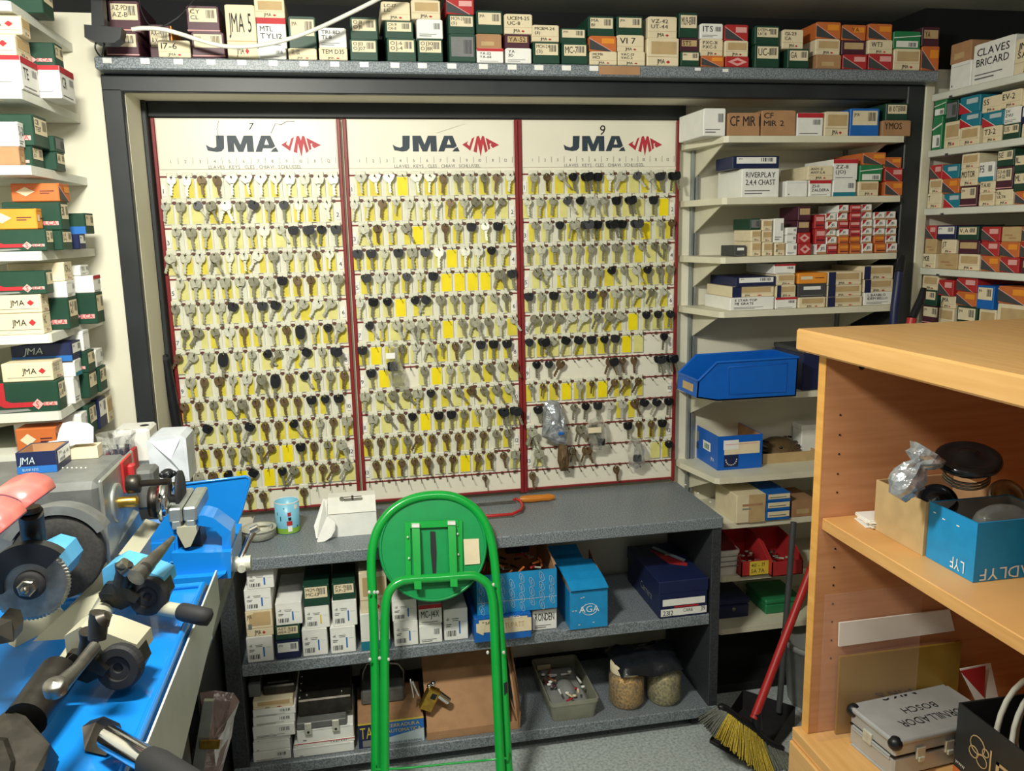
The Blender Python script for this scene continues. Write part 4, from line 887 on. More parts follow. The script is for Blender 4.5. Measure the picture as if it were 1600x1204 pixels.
# TASA-style lock box
a = W(560, 1150, Y=-.35); b = W(663, 1150, Y=-.35); zt = W(610, 1124, Y=-.35).z
r_, f_ = carton((a.x, -.352, z), (1, 0, 0), (0, -1, 0), b.x-a.x, zt-z, .2, 'D', '', 'navy and pale blue automatic lock carton with yellow lettering', None)
r_.name = 'lock_carton'; r_.data.materials[0] = MATS['cardboard']
for ch in list(r_.children): bpy.data.objects.remove(ch)
k = MB(); f_.q(k, 0, 0, 1, .93, 'navy'); f_.q(k, .42, 0, 1, .93, 'silver_print', .0012); f_.poly(k, [(.42, .3), (1, .55), (1, .93), (.42, .93)], 'blue_ink', .0014); f_.q(k, 0, .93, 1, 1, 'yellow_ink')
f_.t(k, 'TASA', .03, .38, .46, 'yellow_ink', width=.36, off=.002); f_.t(k, 'CERRADURA', .44, .72, .14, 'yellow_ink', width=.5, off=.002); f_.t(k, 'AUTOMATICA', .44, .50, .14, 'yellow_ink', width=.52, off=.002); f_.t(k, 'CERRADURA DE SEGURIDAD', .42, .04, .08, 'navy', width=.55, off=.002); f_.q(k, .06, .04, .3, .3, 'mid_grey', .0016)
k.build('label', LABM, r_)
# steel padlock body with long shackle behind
k = MB(); c = W(595, 1080, Y=-.25); k.box(c.x-.06, -.26, zt+.001, c.x+.07, -.12, zt+.05, 0, .005); o = k.build('steel_lock', 'machine_grey')
tag(o, 'grey steel lock with curved shackle on the automatic lock carton', 'lock')
k = MB(); k.sweep([W(566, 1072, Y=-.2), W(567, 1050, Y=-.2), W(573, 1036, Y=-.2), W(600, 1034, Y=-.2), W(622, 1036, Y=-.2), W(630, 1046, Y=-.2), W(630, 1072, Y=-.2)], .0055, 10); k.build('shackle', 'steel', o)
# cardboard box with raised lid
a = W(668, 1170, Y=-.355); b = W(811, 1170, Y=-.355); zt2 = W(740, 1135, Y=-.355).z; w = b.x-a.x
r_, f_, T_ = opencarton((a.x, -.357, z), w, .24, zt2-z, 0, 'cardboard', 'cardboard', 'brown cardboard box with raised lid flap behind the stool', 'box', name='cardboard_box')
ht = zt2-z
k = MB(T_); k.ext([(.002, .002, ht), (.002, .215, .338-z), (.002, .219, .338-z), (.002, .006, ht)], (w-.03, 0, 0)); k.build('lid', 'cardboard', r_)
k = MB(T_); k.ext([(w, .0, ht-.03), (w+.004, .0, ht+.03), (w+.018, .10, ht+.04), (w+.004, .20, .335-z), (w-.01, .20, .325-z), (w-.004, .02, ht)], (.003, 0, 0)); k.build('flap', 'cardboard', r_)
k = MB(); f_.t(k, 'CERRADURAS', .10, .55, .16, 'tan', width=.5); f_.t(k, 'ELECTRICAS', .12, .25, .16, 'tan', width=.5); k.build('print', LABM, r_)
# brass padlock + keys on the lid slope
pl = (W(680, 1100, Y=-.33)); R_ = Matrix.Translation(W(672, 1090, Y=-.335)) @ Matrix.Rotation(math.radians(28), 4, 'Y')
k = MB(R_); k.box(-.020, -.012, -.038, .020, .014, .032, 0, .003); k.box(-.004, -.0135, .004, .012, -.011, .022, 1, .001); o = k.build('padlock', ['gold', 'black_plastic']); tag(o, 'brass padlock with round steel bolt hanging by the cardboard box lid', 'padlock')
k = MB(R_); k.cyl((.018, 0, .020), (.056, 0, .010), .0115, n=16); k.sphere((-.012, .0, .045), .009, 10, 0); k.sphere((-.020, .0, .034), .007, 10, 0); k.build('bolt', 'chrome', o)
k = MB(); k.sweep([W(641, 1060, Y=-.33), W(646, 1085, Y=-.33), W(646, 1089, Y=-.33)], .003, 6); k.sweep([W(644, 1063, Y=-.335), W(654, 1086, Y=-.335)], .004, 6); k.build('key', 'chrome', o)
# translucent tub
c0 = W(862, 1140, Y=-.345); c1 = W(932, 1140, Y=-.345); w = c1.x-c0.x; zt = W(900, 1092, Y=-.345).z
tb = MB()
def tubwall(k, x0, y0, x1, y1, z0, z1, fl, th):
    pts0 = [(x0+fl, y0+fl), (x1-fl, y0+fl), (x1-fl, y1-fl), (x0+fl, y1-fl)]; pts1 = [(x0, y0), (x1, y0), (x1, y1), (x0, y1)]
    def rnd(P, r=.015):
        out = []
        for i, p in enumerate(P):
            p = Vector(p); a_ = Vector(P[i-1]); b_ = Vector(P[(i+1) % 4]); q = p+(a_-p).normalized()*r; s_ = p+(b_-p).normalized()*r
            for t in (0, .33, .66, 1): out.append(q*(1-t)**2+p*2*t*(1-t)+s_*t*t)
        return out
    A = rnd(pts0); B = rnd(pts1); n = len(A)
    cc = Vector(((x0+x1)/2, (y0+y1)/2))
    def ring(P, z, s_=0): return [(*(p+(cc-p).normalized()*s_), z) for p in P]
    rings = [ring(A, z0), ring(B, z1-.012), ring([p-(cc-p).normalized()*.004 for p in B], z1-.010), ring([p-(cc-p).normalized()*.004 for p in B], z1), ring(B, z1, th), ring(A, z0+th, th)]
    vs = [v for r in rings for v in r]; fs = [(i*n+j, i*n+(j+1) % n, (i+1)*n+(j+1) % n, (i+1)*n+j) for i in range(5) for j in range(n)]
    fs += [tuple(range(n-1, -1, -1)), tuple(range(5*n, 6*n))]
    k.add(vs, fs, 0, False)
tubwall(tb, c0.x-.004, -.355, c1.x+.004, -.08, z, zt, .008, .003)
o = tb.build('plastic_tub', 'frosted'); tag(o, 'frosted plastic tub of small parts on the bottom bench shelf', 'tub')
k = MB(); k.box(c0.x+.012, -.335, z+.006, c1.x-.012, -.10, z+.040, 0, .01); k.sphere(((c0.x+c1.x)/2, -.24, z+.038), .035, 12, 0, (.9, 1.6, .7)); k.build('contents', 'mid_grey', o)
junk('small_part', o, None, c0.x+.012, -.33, z+.045, c1.x-.012, -.15, z+.075, 26, ['paper', 'copper', 'maroon', 'dull_nickel', 'paper', 'cream', 'red'], 9, 'mix')
k = MB(); k.ext([(c0.x+.01, -.10, zt-.03), (c0.x+.055, -.10, zt-.03), (c0.x+.055, -.10, zt-.012), (c0.x+.01, -.10, zt-.012)], (0, -.001, 0)); k.build('label', 'cream', o)
# jars
def jar(px, py, r, h, fill, lid, label, back):
    p = W(px, py, Z=z); c = (p.x, p.y+back, z)
    k = MB(); k.lathe([(r*.86, 0), (r, .012), (r, h*.70), (r*.88, h*.82), (r*.82, h*.86), (r*.86, h*.88), (r*.86, h*.97), (r*.82, h*.97), (r*.82, h*.86), (r*.95, h*.68), (r*.95, .014), (r*.8, .004)], c, n=32); o = k.build('glass_jar', 'jar_glass')
    tag(o, label, 'jar')
    k = MB(); k.lathe([(r*.80, .004), (r*.94, .014), (r*.94, h*.66), (r*.7, h*.80), (0, h*.82)], c, n=32); k.build('contents', fill, o)
    if lid: k = MB(); k.lathe([(r*.90, h*.84), (r*.90, h*1.0), (r*.86, h*1.02), (0, h*1.02)], c, n=32); k.build('lid', 'cream', o)
    return c
j1 = jar(988, 1113, .058, .140, 'keys_gold', True, 'glass jar of golden parts with a cream lid', .058)
j2 = jar(1047, 1107, .056, .136, 'keys_olive', False, 'open glass jar of dull metal parts by bench end panel', .056)
k = MB(); n = 14
x0, x1, y0, y1 = j1[0]-.048, j2[0]+.050, j1[1]-.068, j1[1]+.09
rg = random.Random(4); vs = []
for i in range(n+1):
    for j in range(n+1):
        u_ = i/n; v_ = j/n; hgt = .238+.006*math.sin(9*u_)*math.cos(7*v_)+rg.uniform(-.003, .003)-.014*max(0, .3-v_)/.3
        ed = max(0, .12-min(u_, 1-u_, v_, 1-v_))/.12; hgt -= .020*ed
        vs.append((x0+(x1-x0)*u_+.02*(1-v_)*(.5-u_), y0+(y1-y0)*v_, z+hgt-.075))
m_ = len(vs); vs += [(v[0], v[1], v[2]-.0015) for v in vs]
fs = [(i*(n+1)+j, (i+1)*(n+1)+j, (i+1)*(n+1)+j+1, i*(n+1)+j+1) for i in range(n) for j in range(n)]
k.add(vs, fs+[tuple(q+m_ for q in reversed(f)) for f in fs], 0, True)
o = k.build('plastic_bag', 'bag_black'); tag(o, 'shiny black plastic bag lying over the two glass jars', 'bag')

# ---------- bench top
z = .7003
p = W(404, 846, Z=z)
k = MB(); k.lathe([(.030, 0), (.040, .004), (.046, .022), (.047, .030), (.050, .031), (.050, .033), (.044, .032), (.040, .010), (0, .008)], (p.x, p.y+.03, z), n=36)
o = k.build('steel_dish', 'bright_nickel'); tag(o, 'small round steel dish on the left of the bench top', 'dish')
k = MB(); k.sweep([(p.x-.02, p.y+.01, z+.034), (p.x+.0, p.y+.02, z+.038), (p.x+.03, p.y+.03, z+.034), (p.x+.036, p.y+.045, z+.034)], .003, 6); k.build('clip', 'chrome', o)
# mug
p = W(450, 833, Z=z); r = .035; h = .094; c = (p.x, p.y+.022, z)
k = MB(); k.lathe([(r*.92, 0), (r*.98, .004), (r, h*.3), (r*1.02, h), (r*.96, h), (r*.93, h*.5), (r*.9, .006), (0, .005)], c, n=40)
o = k.build('mug', 'mug_blue'); tag(o, 'pale blue printed mug on the bench top beside the dish', 'mug')
k = MB(); k.lathe([(r*1.0, .003), (r*1.012, h*.12), (r*1.014, h*.20)], c, n=40, caps=False); k.build('green_band', 'grass_green', o)
k = MB(); k.lathe([(r*1.02, h-.002), (r*1.045, h), (r*1.02, h+.002), (r*.97, h)], c, n=40, caps=False); k.build('rim', 'white_plastic', o)
k = MB()
def onmug(a0, a1, z0, z1, m):
    n = 4; vs = []
    for i in range(n+1):
        t = math.radians(a0+(a1-a0)*i/n)-math.pi/2
        for zz in (z0, z1): vs.append((c[0]+r*1.024*math.cos(t), c[1]+r*1.024*math.sin(t), z+zz*h))
    k.add(vs, [(2*i, 2*i+2, 2*i+3, 2*i+1) for i in range(n)], m)
onmug(0, 26, .30, .44, 0); onmug(4, 24, .10, .28, 1); onmug(8, 22, .46, .56, 2); onmug(6, 22, .60, .72, 0); onmug(-30, -26, .45, .6, 2); onmug(50, 54, .2, .26, 2); onmug(40, 60, .8, .93, 1); onmug(-12, -8, .84, .88, 2); onmug(-48, -44, .62, .72, 2)
k.build('print', ['red', 'paper', 'ink'], o)
# white box with fallen flap
a = W(514, 842, Z=z); b = W(590, 838, Z=z); w = b.x-a.x
T = Matrix.Translation((a.x-.0, a.y+.012, z))
k = MB(T); ht = .096; k.ext([(0, 0, 0), (0, .0, ht*.72), (0, .075, ht), (0, .12, ht), (0, .12, 0)], (w, 0, 0)); k.box(.001, -.0006, ht*.715, w-.001, .001, ht*.725, 1)
o = k.build('white_box', ['paper', 'grey_ink']); tag(o, 'creased white cardboard box with open side flap on the bench top', 'box')
k = MB(T); k.ext([(-.001, .0, .0), (-.034, -.004, .004), (-.040, .03, .03), (-.012, .08, ht*.98), (-.001, .07, ht*.98), (-.001, .0, ht*.7)], (-.002, -.002, 0)); k.build('side_flap', 'paper', o)
k = MB(T); pts = [(0.0, -.012, .070), (.014, -.018, .066), (.022, -.022, .052), (.020, -.026, .030), (.008, -.030, .012), (-.010, -.032, .002), (-.030, -.030, .0), (-.032, -.028, .004)]
k.ext(pts, (-.001, -.0015, .0005)); k.build('round_flap', 'paper', o)
k = MB(T @ Matrix.Translation((w*.50, .055, ht*.955)) @ Matrix.Rotation(.35, 4, 'X')); k.cyl((-.022, 0, .006), (.030, 0, .006), .005, n=12); k.box(-.022, -.003, -.003, .028, .003, .004, 0, .001); k.box(.0, -.006, .002, .006, .006, .012, 1, .001); k.lathe([(.006, -.002), (.007, 0), (.006, .002)], (-.028, 0, .006), (0, 1, 0), n=12)
o = k.build('lock_cylinder', ['steel', 'dark_steel']); tag(o, 'small steel lock cylinder lying on the white box', 'lock cylinder')
# hacksaw
hs_ = MB(); P_ = lambda x, y, dz=.012: W(x, y, Z=z+dz)
o = empty('hacksaw', tuple(W(790, 790, Z=z))); tag(o, 'small hacksaw with red frame and wooden handle on the bench top', 'hacksaw')
k = MB(); k.sweep([P_(640, 802), P_(700, 802), P_(760, 806), P_(800, 803), P_(813, 797), P_(817, 790), P_(813, 782), P_(806, 779), P_(803, 781)], .005, 8); k.build('frame', 'broom_red', o)
k = MB(); a = P_(640, 795); b = P_(806, 781); k.ext([a, b, b+Vector((0, 0, -.011)), a+Vector((0, 0, -.011))], (0, .001, 0)); k.build('blade', 'steel', o)
k = MB(); a = P_(812, 780, .013); b = P_(866, 776, .013); d = b-a; k.sweep([a, a+d*.1, a+d*.3, a+d*.6, a+d*.85, a+d], [.008, .011, .0125, .011, .012, .007], 14); k.build('handle', 'wood_handle', o)

# ================================================================== green folding stool leaning on the bench
PL = ((0, -.665, 0), (0, 1, -.375))
def SP(x, y, off=0): p = W(x, y, plane=(Vector(PL[0])+Vector((0, off, 0)), PL[1])); return p
def curve(pts, n=6):
    P = [pts[0]]+list(pts)+[pts[-1]]; out = []
    for i in range(1, len(P)-2):
        p0, p1, p2, p3 = [Vector(q) for q in P[i-1:i+3]]
        for j in range(n):
            t = j/n; out.append(.5*((2*p1)+(-p0+p2)*t+(2*p0-5*p1+4*p2-p3)*t*t+(-p0+3*p1-3*p2+p3)*t**3))
    out.append(Vector(P[-1])); return out
st = empty('folding_stool', tuple(SP(690, 1250))); tag(st, 'green metal folding stool folded flat and leaned against the bench', 'stool')
def floor_ext(p, q):
    d = q-p; t = (.012-q.z)/d.z; return q+d*t
L = [SP(*q) for q in ((587, 1204), (587, 1100), (585, 1000), (582, 930), (580, 880), (583, 850), (592, 823), (610, 799), (634, 783), (660, 775), (690, 773), (715, 778), (740, 793), (757, 815), (767, 842), (773, 880), (777, 930), (784, 1020), (789, 1110), (794, 1204))]
L = [floor_ext(L[1], L[0])]+L+[floor_ext(L[-2], L[-1])]
k = MB(); k.sweep(curve(L), .0128, 14); k.build('outer_frame', 'stool_green', st)
L = [SP(*q, -.026) for q in ((601, 1204), (601, 1100), (601, 1000), (602, 955), (605, 932), (612, 918), (624, 909), (642, 905), (690, 902), (735, 899), (750, 903), (763, 914), (769, 933), (771, 955), (773, 1000), (777, 1100), (782, 1204))]
L = [floor_ext(L[1], L[0])]+L+[floor_ext(L[-2], L[-1])]
k = MB(); k.sweep(curve(L), .0125, 14); k.build('inner_frame', 'stool_green', st)
for q in (L[0], L[-1]):
    k = MB(); k.cyl(q, q+Vector((0, -.001, .03)), .015, n=12); k.build('foot_cap', 'rubber', st)
nv = Vector((0, 1, -.375)).normalized(); c = SP(677, 853, .006); rad = (SP(765, 853)-SP(590, 853)).length/2*.965
k = MB(); k.lathe([(rad*.95, -.006), (rad*.97, -.010), (rad, -.006), (rad*1.005, .004), (rad*.98, .012), (0, .014)], c, nv, n=56, caps=False); k.lathe([(0, -.004), (rad*.95, -.004)], c, nv, n=56, caps=False); k.build('seat', 'stool_seat', st)
k = MB(); pts = [SP(672, 830, -.0), SP(680, 830, -.0), SP(682, 862, 0), SP(681, 896, -.0), SP(676, 896, -.0), SP(673, 862, 0)]; k.ext(pts, (0, -.0015, 0)); k.build('seat_slot', 'ink', st)
k = MB()
for a, b in (((632, 815), (641, 900)), ((706, 812), (722, 896))): k.ext([SP(a[0], a[1], -.004), SP(b[0], a[1], -.004), SP(b[0]+1, b[1], -.004), SP(a[0]+2, b[1], -.004)], (0, -.004, 0))
k.ext([SP(640, 814, -.006), SP(716, 811, -.006), SP(716, 821, -.006), SP(640, 824, -.006)], (0, -.006, 0)); k.build('seat_bracket', 'stool_green', st)
for xa, xb, yt, yb in ((643, 655, 823, 917), (699, 711, 819, 913)):
    k = MB(); a = [SP(xa, yt, -.012), SP(xb, yt, -.012), SP(xb+3, yb, -.026), SP(xa+4, yb, -.026)]; k.ext(a, (0, -.014, 0)); k.build('link_bar', 'stool_green', st)
    k = MB(); k.ext([SP(xa, yt-6, -.012), SP(xb, yt-6, -.012), SP(xb, yt-1, -.012), SP(xa, yt-1, -.012)], (0, -.010, 0)); k.build('end_cap', 'white_plastic', st)
k = MB(); k.ext([SP(724, 842, -.002), SP(748, 841, -.002), SP(750, 880, -.002), SP(726, 882, -.002)], (0, -.001, 0)); k.build('sticker', 'cream', st)
for x, y in ((577, 925), (590, 925), (771, 913), (585, 925), (593, 1028), (578, 1030), (607, 1030), (776, 1016), (787, 1019), (762, 1019), (637, 839), (639, 872), (715, 834), (716, 866)):
    k = MB(); k.sphere(SP(x, y, -.016 if y < 900 else -.034), .0045 if y > 900 else .003, 8, 0, (1, .6, 1.3)); k.build('rivet', 'white_plastic', st)
k = MB(); k.sweep([SP(585, 1190, -.03), SP(587, 1202, -.03), SP(640, 1199, -.03), SP(740, 1189, -.03), SP(792, 1184, -.03), SP(794, 1170, -.03)], .003, 8); k.build('cross_rod', 'stool_green', st)
k = MB(); k.ext([SP(787, 1067, -.014), SP(793, 1064, -.014), SP(793, 1080, -.014), SP(788, 1086, -.014)], (0, -.001, 0)); k.build('scuff', 'ink', st)
# ================================================================== lower alcove shelves
def Q(px, py, d): return CP+ray(px, py)*d
# blue stacking bin on the fifth cream shelf
z = 1.0425; YN = -.30
prof = [(1089, 607), (1091, 589), (1120, 560), (1248, 552), (1244, 612), (1121, 620)]
P3 = [W(x, y, Y=YN) for x, y in prof]; zmin = min(p.z for p in P3); P3 = [Vector((p.x, p.y, p.z-zmin+z+.001)) for p in P3]; P3[4].z = P3[5].z = z+.001; P3[0].z = z+.014
Wd = .155
bi = MB(); bi.ext(P3, (0, .004, 0)); bi.ext([p+Vector((0, Wd-.004, 0)) for p in P3], (0, .004, 0))
A = lambda i, y=0: P3[i]+Vector((0, y, 0))
def sheet(k, a, b, y0, y1, t=Vector((0, 0, .004)), m=0): k.ext([a+Vector((0, y0, 0)), b+Vector((0, y0, 0)), b+Vector((0, y1, 0)), a+Vector((0, y1, 0))], t, m)
sheet(bi, P3[4], P3[5], 0, Wd); sheet(bi, P3[5], P3[0], 0, Wd); sheet(bi, P3[3], P3[4], 0, Wd, Vector((-.004, 0, 0))); sheet(bi, P3[0], P3[1], 0, Wd, Vector((.004, 0, 0)))
for y in (0, Wd):
    bi.sweep([A(1, y), A(2, y), A(3, y)], .004, 8)
bi.sweep([A(3), A(3, Wd)], .004, 8); bi.sweep([A(1), A(1, Wd)], .004, 8)
a, b, c, d = A(2, -.001), A(3, -.001), A(4, -.001), A(5, -.001)
ins = [a*.86+c*.14, b*.86+d*.14, c*.86+a*.14, d*.86+b*.14]; bi.sweep(ins, .0015, 5, closed=True)
o = bi.build('storage_bin', 'bin_blue'); tag(o, 'large blue plastic stacking bin with slanted open front on cream shelf', 'bin')
k = MB(); sheet(k, A(0)*.3+A(1)*.7+Vector((-.001, 0, 0)), A(1)*.25+A(0)*.75+Vector((-.001, 0, 0)), .03, .11, Vector((-.001, 0, 0))); k.build('label', 'tan', o)
k = MB(); a = W(1252, 600, Y=-.22).x; k.box(a, -.225, z, a+.12, -.04, W(1260, 547, Y=-.22).z, 0, .003); o = k.build('storage_box', 'navy'); tag(o, 'dark purple-blue box standing right of the blue bin', 'box'); k = MB(); k.box(a-.003, -.228, W(1260, 552, Y=-.22).z, a+.123, -.037, W(1260, 545, Y=-.22).z, 0, .002); k.build('lid', 'dark_grey', o)
# sixth shelf: blue open box, tray of keys
z = .7753; a = W(1121, 735, Z=z); b = W(1190, 728, Y=a.y)
ht = W(1155, 680, Y=a.y).z-z
r_, f_, T_ = opencarton((a.x, a.y, z), b.x-a.x, .20, ht, 0, 'bin_blue', 'cardboard', 'blue open-topped box with dial and cream sticker on cream shelf', 'box')
k = MB(); f_.q(k, .14, .45, .94, .80, 'cream'); f_.q(k, .12, .60, .46, .88, 'paper', .0012); f_.q(k, .14, .08, .46, .44, 'navy', .001)
for i in range(9): t = math.pi*(1.0+i/8); x = .30+.12*math.cos(t); y = .30+.16*math.sin(t); f_.q(k, x-.012, y-.015, x+.012, y+.015, 'paper', .0014)
f_.q(k, .16, .74, .9, .76, 'pink', .0014); k.build('label', LABM, r_)
fs_ = Face((a.x, a.y+.20, z), (0, -1, 0), (0, 0, 1), (-1, 0, 0), .20, ht); k = MB(); fs_.q(k, .42, .42, .72, .68, 'paper'); fs_.bar(k, .48, .46, .68, .62, 'bright_green'); fs_.q(k, .08, .55, .25, .85, 'mid_grey'); fs_.q(k, .08, .30, .22, .5, 'navy'); fs_.t(k, 'JMA', .74, .2, .1, 'paper', width=.14); k.build('side_label', LABM, r_)
a = W(1194, 726, Z=z)
r_, f_, T_ = opencarton((a.x, a.y+.01, z), .20, .16, .034, 0, 'tan', 'tan', 'shallow brown cardboard tray heaped with old keys', 'tray')
k = MB(T_); k.lathe([(.075, 0), (.060, .020), (.035, .034), (0, .040)], (.10, .08, .028), n=18); k.build('key_heap', 'brass', r_)
junk('old_key', r_, T_, .015, .02, .036, .185, .14, .056, 34, ['brass', 'dull_nickel', 'dark_steel', 'dull_nickel'], 12, 'mix')
a = W(1252, 690, Y=-.08); k = MB(); k.box(a.x, -.08, z, a.x+.1, -.02, W(1252, 666, Y=-.08).z, 0, .003); k.box(a.x-.002, -.082, W(1252, 672, Y=-.08).z, a.x+.102, -.018, W(1252, 664, Y=-.08).z, 0, .002); o = k.build('white_box', 'paper'); tag(o, 'small white box behind the tray of old keys', 'box')
# seventh shelf
z = .6223
a = W(1150, 818, Z=z); b = W(1195, 815, Y=a.y)
r_, f_ = carton((a.x, a.y, z), (1, 0, 0), (0, -1, 0), b.x-a.x, W(1170, 773, Y=a.y).z-z, .16, 'C', '', 'tall cream carton at left of seventh cream shelf', None)
for ch in list(r_.children): bpy.data.objects.remove(ch)
k = MB(); f_.q(k, .42, 0, 1, 1, 'tan'); f_.q(k, .2, .60, .9, .68, 'cardboard', .0012); f_.q(k, .2, .48, .5, .53, 'mid_grey', .0012); k.build('label', LABM, r_)
b2 = W(1235, 812, Y=a.y); zz = z
for i, (yt, nm) in enumerate(((797, 'bottom'), (783, 'middle'), (770, 'topmost'))):
    zt = W(1215, yt, Y=a.y).z
    r_, f_ = carton((b.x+.004, a.y, zz), (1, 0, 0), (0, -1, 0), b2.x-b.x-.006, zt-zz-.001, .16, 'B', '', f'{nm} of three blue and white flat boxes beside the tall cream carton', 'flat blue boxes')
    k = MB(); f_.q(k, .05, .35, .95, .95, 'cream', .002); f_.q(k, .1, .5, .8, .6, 'grey_ink', .0024); k.build('sticker', LABM, r_); zz = zt
r_, f_ = carton((b2.x+.008, a.y+.01, z), (1, 0, 0), (0, -1, 0), .09, .055, .14, 'K', '', 'brown cardboard box at right of seventh cream shelf', None)
# eighth shelf: trays and red bins
z = .4403; a = W(1122, 900, Z=z); b = W(1155, 897, Y=a.y)
k = MB(); tubwall(k, a.x, a.y, b.x, a.y+.17, z, W(1140, 860, Y=a.y).z, .004, .003); o = k.build('tray', 'white_plastic'); tag(o, 'ribbed white plastic tray at left of eighth cream shelf', 'tray')
for q in (.35, .55, .75): k = MB(); zq = z+(W(1140, 860, Y=a.y).z-z)*q; k.box(a.x+.006, a.y-.002, zq, b.x-.004, a.y+.004, zq+.0025, 0, .0005); k.build('rib', 'mid_grey', o)
for (xa, xb, nm, sd) in ((1158, 1202, 'red bin with yellow label full of metal parts', 31), (1206, 1256, 'red bin without label full of metal parts', 32)):
    a = W(xa, 901, Z=z); b = W(xb, 895, Y=a.y); ht = W((xa+xb)/2, 876, Y=a.y).z-z
    k = MB(); w = b.x-a.x-.004; y0 = a.y; k.ext([(a.x, y0, z), (a.x, y0+.17, z), (a.x, y0+.17, z+ht+.055), (a.x, y0+.07, z+ht+.045), (a.x, y0, z+ht)], (.003, 0, 0)); k.ext([(a.x+w, y0, z), (a.x+w, y0+.17, z), (a.x+w, y0+.17, z+ht+.055), (a.x+w, y0+.07, z+ht+.045), (a.x+w, y0, z+ht)], (-.003, 0, 0))
    k.box(a.x, y0, z, a.x+w, y0+.003, z+ht); k.box(a.x, y0+.167, z, a.x+w, y0+.17, z+ht+.055); k.box(a.x, y0, z, a.x+w, y0+.17, z+.003); o = k.build('storage_bin', 'red'); tag(o, nm+', eighth cream shelf', 'bin')
    if sd == 31: k = MB(); f = Face((a.x, y0, z), (1, 0, 0), (0, 0, 1), (0, -1, 0), w, ht); f.q(k, .3, .05, 1, .98, 'yellow_ink'); f.t(k, '40 - 71', .36, .6, .25, 'maroon', width=.5); f.t(k, '5A 7A', .36, .2, .25, 'maroon', width=.5); k.build('label', LABM, o)
    junk('metal_part', o, None, a.x+.01, y0+.012, z+ht*.5, a.x+w-.01, y0+.15, z+ht*.8, 16, ['bright_nickel', 'steel', 'nickel', 'clear_bag'], sd, 'mix')
# ninth shelf
z = .2553
for (xa, xb, yt, yb, m, nm) in ((1122, 1170, 935, 968, 'navy', 'dark blue metal cash box on the lowest cream shelf'), (1196, 1252, 935, 960, 'bright_green', 'green plastic box on the lowest cream shelf')):
    a = W(xa, yb, Z=z); b = W(xb, yb, Y=a.y); ht = W((xa+xb)/2, yt, Y=a.y).z-z
    k = MB(); k.box(a.x, a.y, z, b.x, a.y+.15, z+ht*.66, 0, .004); o = k.build('cash_box' if m == 'navy' else 'plastic_box', m); tag(o, nm, 'box')
    k = MB(); k.box(a.x-.002, a.y-.002, z+ht*.68, b.x+.002, a.y+.152, z+ht*1.02, 0, .005); k.build('lid', m, o)
    if m == 'navy': k = MB(); k.lathe([(.007, 0), (.006, .002), (0, .003)], ((a.x+b.x)/2, a.y, z+ht*.45), (0, -1, 0), n=12); k.build('lock', 'steel', o)
# leaning tools beside the post
k = MB(); p = [W(1393, 560, Y=-.30), W(1398, 480, Y=-.30), W(1405, 425, Y=-.28), W(1409, 405, Y=-.27)]
k.sweep([W(1380, 700, Y=-.31)]+p[:3], .013, 14); o = k.build('folded_umbrella', 'navy'); tag(o, 'dark blue folded umbrella standing beside the black post', 'umbrella'); k = MB(); k.sweep([p[2], p[3], p[3]+Vector((.003, 0, .012))], [.014, .012, .007], 14); k.build('handle', 'black_plastic', o)
ta = W(1405, 600, Y=-.42); tb2 = W(1425, 497, Y=-.40); tdir = (tb2-ta).normalized(); tf = ta-tdir*(ta.z/tdir.z); ro = empty('hand_tool', tuple(tf)); tag(ro, 'tool with black grip and red shaft leaning behind the wooden cabinet', 'tool')
k = MB(); k.sweep([tf, W(1425, 497, Y=-.40)], .014, 14); k.build('shaft', 'broom_red', ro); k = MB(); k.sweep([W(1425, 497, Y=-.40), W(1440, 465, Y=-.39), W(1443, 450, Y=-.385)], [.012, .012, .008], 14); k.build('grip', 'black_plastic', ro)
# black tube by the left board
k = MB(); k.sweep([W(287, 790, Y=-.045), W(283, 700, Y=-.045), W(258, 560, Y=-.045), W(257, 554, Y=-.045)], [.0145, .0145, .0145, .0135], 18); o = k.build('black_tube', 'black_plastic'); tag(o, 'black plastic tube standing against the left edge of the boards', 'tube')
k = MB(); k.lathe([(.0152, 0), (.0152, .01), (.012, .011)], W(258, 562, Y=-.045), (0, 0, 1), n=18); k.build('cap', 'rubber', o)

# bags and bunches on the right-hand board
def bag(name, pts, Y, th, m, label, n=9, seed=1, z_of=None):
    """crumpled bag: closed outline from pts (pixels) puffed to thickness th"""
    rg = random.Random(seed); P = [W(x, y, Y=Y) for x, y in pts]; c = sum(P, Vector())/len(P); k = MB(); rings = []
    N = len(P)
    for s, q in ((1, 0), (.82, .55), (.5, .9), (.2, 1)): rings.append([c+(p-c)*s+Vector((0, -th*q*rg.uniform(.6, 1.1), 0)) for p in P])
    vs = [v for r in rings for v in r]+[c+Vector((0, -th, 0))]; nb = len(vs)
    fs = [(i*N+j, i*N+(j+1) % N, (i+1)*N+(j+1) % N, (i+1)*N+j) for i in range(3) for j in range(N)]+[(3*N+j, 3*N+(j+1) % N, nb-1) for j in range(N)]
    fs.append(tuple(range(N-1, -1, -1))); k.add(vs, fs, 0, False); o = k.build(name, m); tag(o, label, 'bag'); return o
o = bag('plastic_bag', [(850, 628), (862, 624), (874, 628), (882, 650), (887, 675), (886, 697), (870, 693), (846, 682), (848, 660)], -.045, .028, 'foil_bag', 'crumpled silvery plastic packet hanging on the right key board', seed=3)
k = MB(); p = W(877, 677, Y=-.078); k.box(p.x-.010, -.080, p.z-.005, p.x+.010, -.072, p.z+.004, 0, .002); k.build('blue_print', 'blue_box', o)
o = bag('plastic_bag', [(922, 655), (940, 648), (946, 664), (948, 690), (940, 703), (924, 703), (920, 684), (912, 675)], -.045, .024, 'clear_bag', 'small clear bag with black key on the right key board', seed=5)
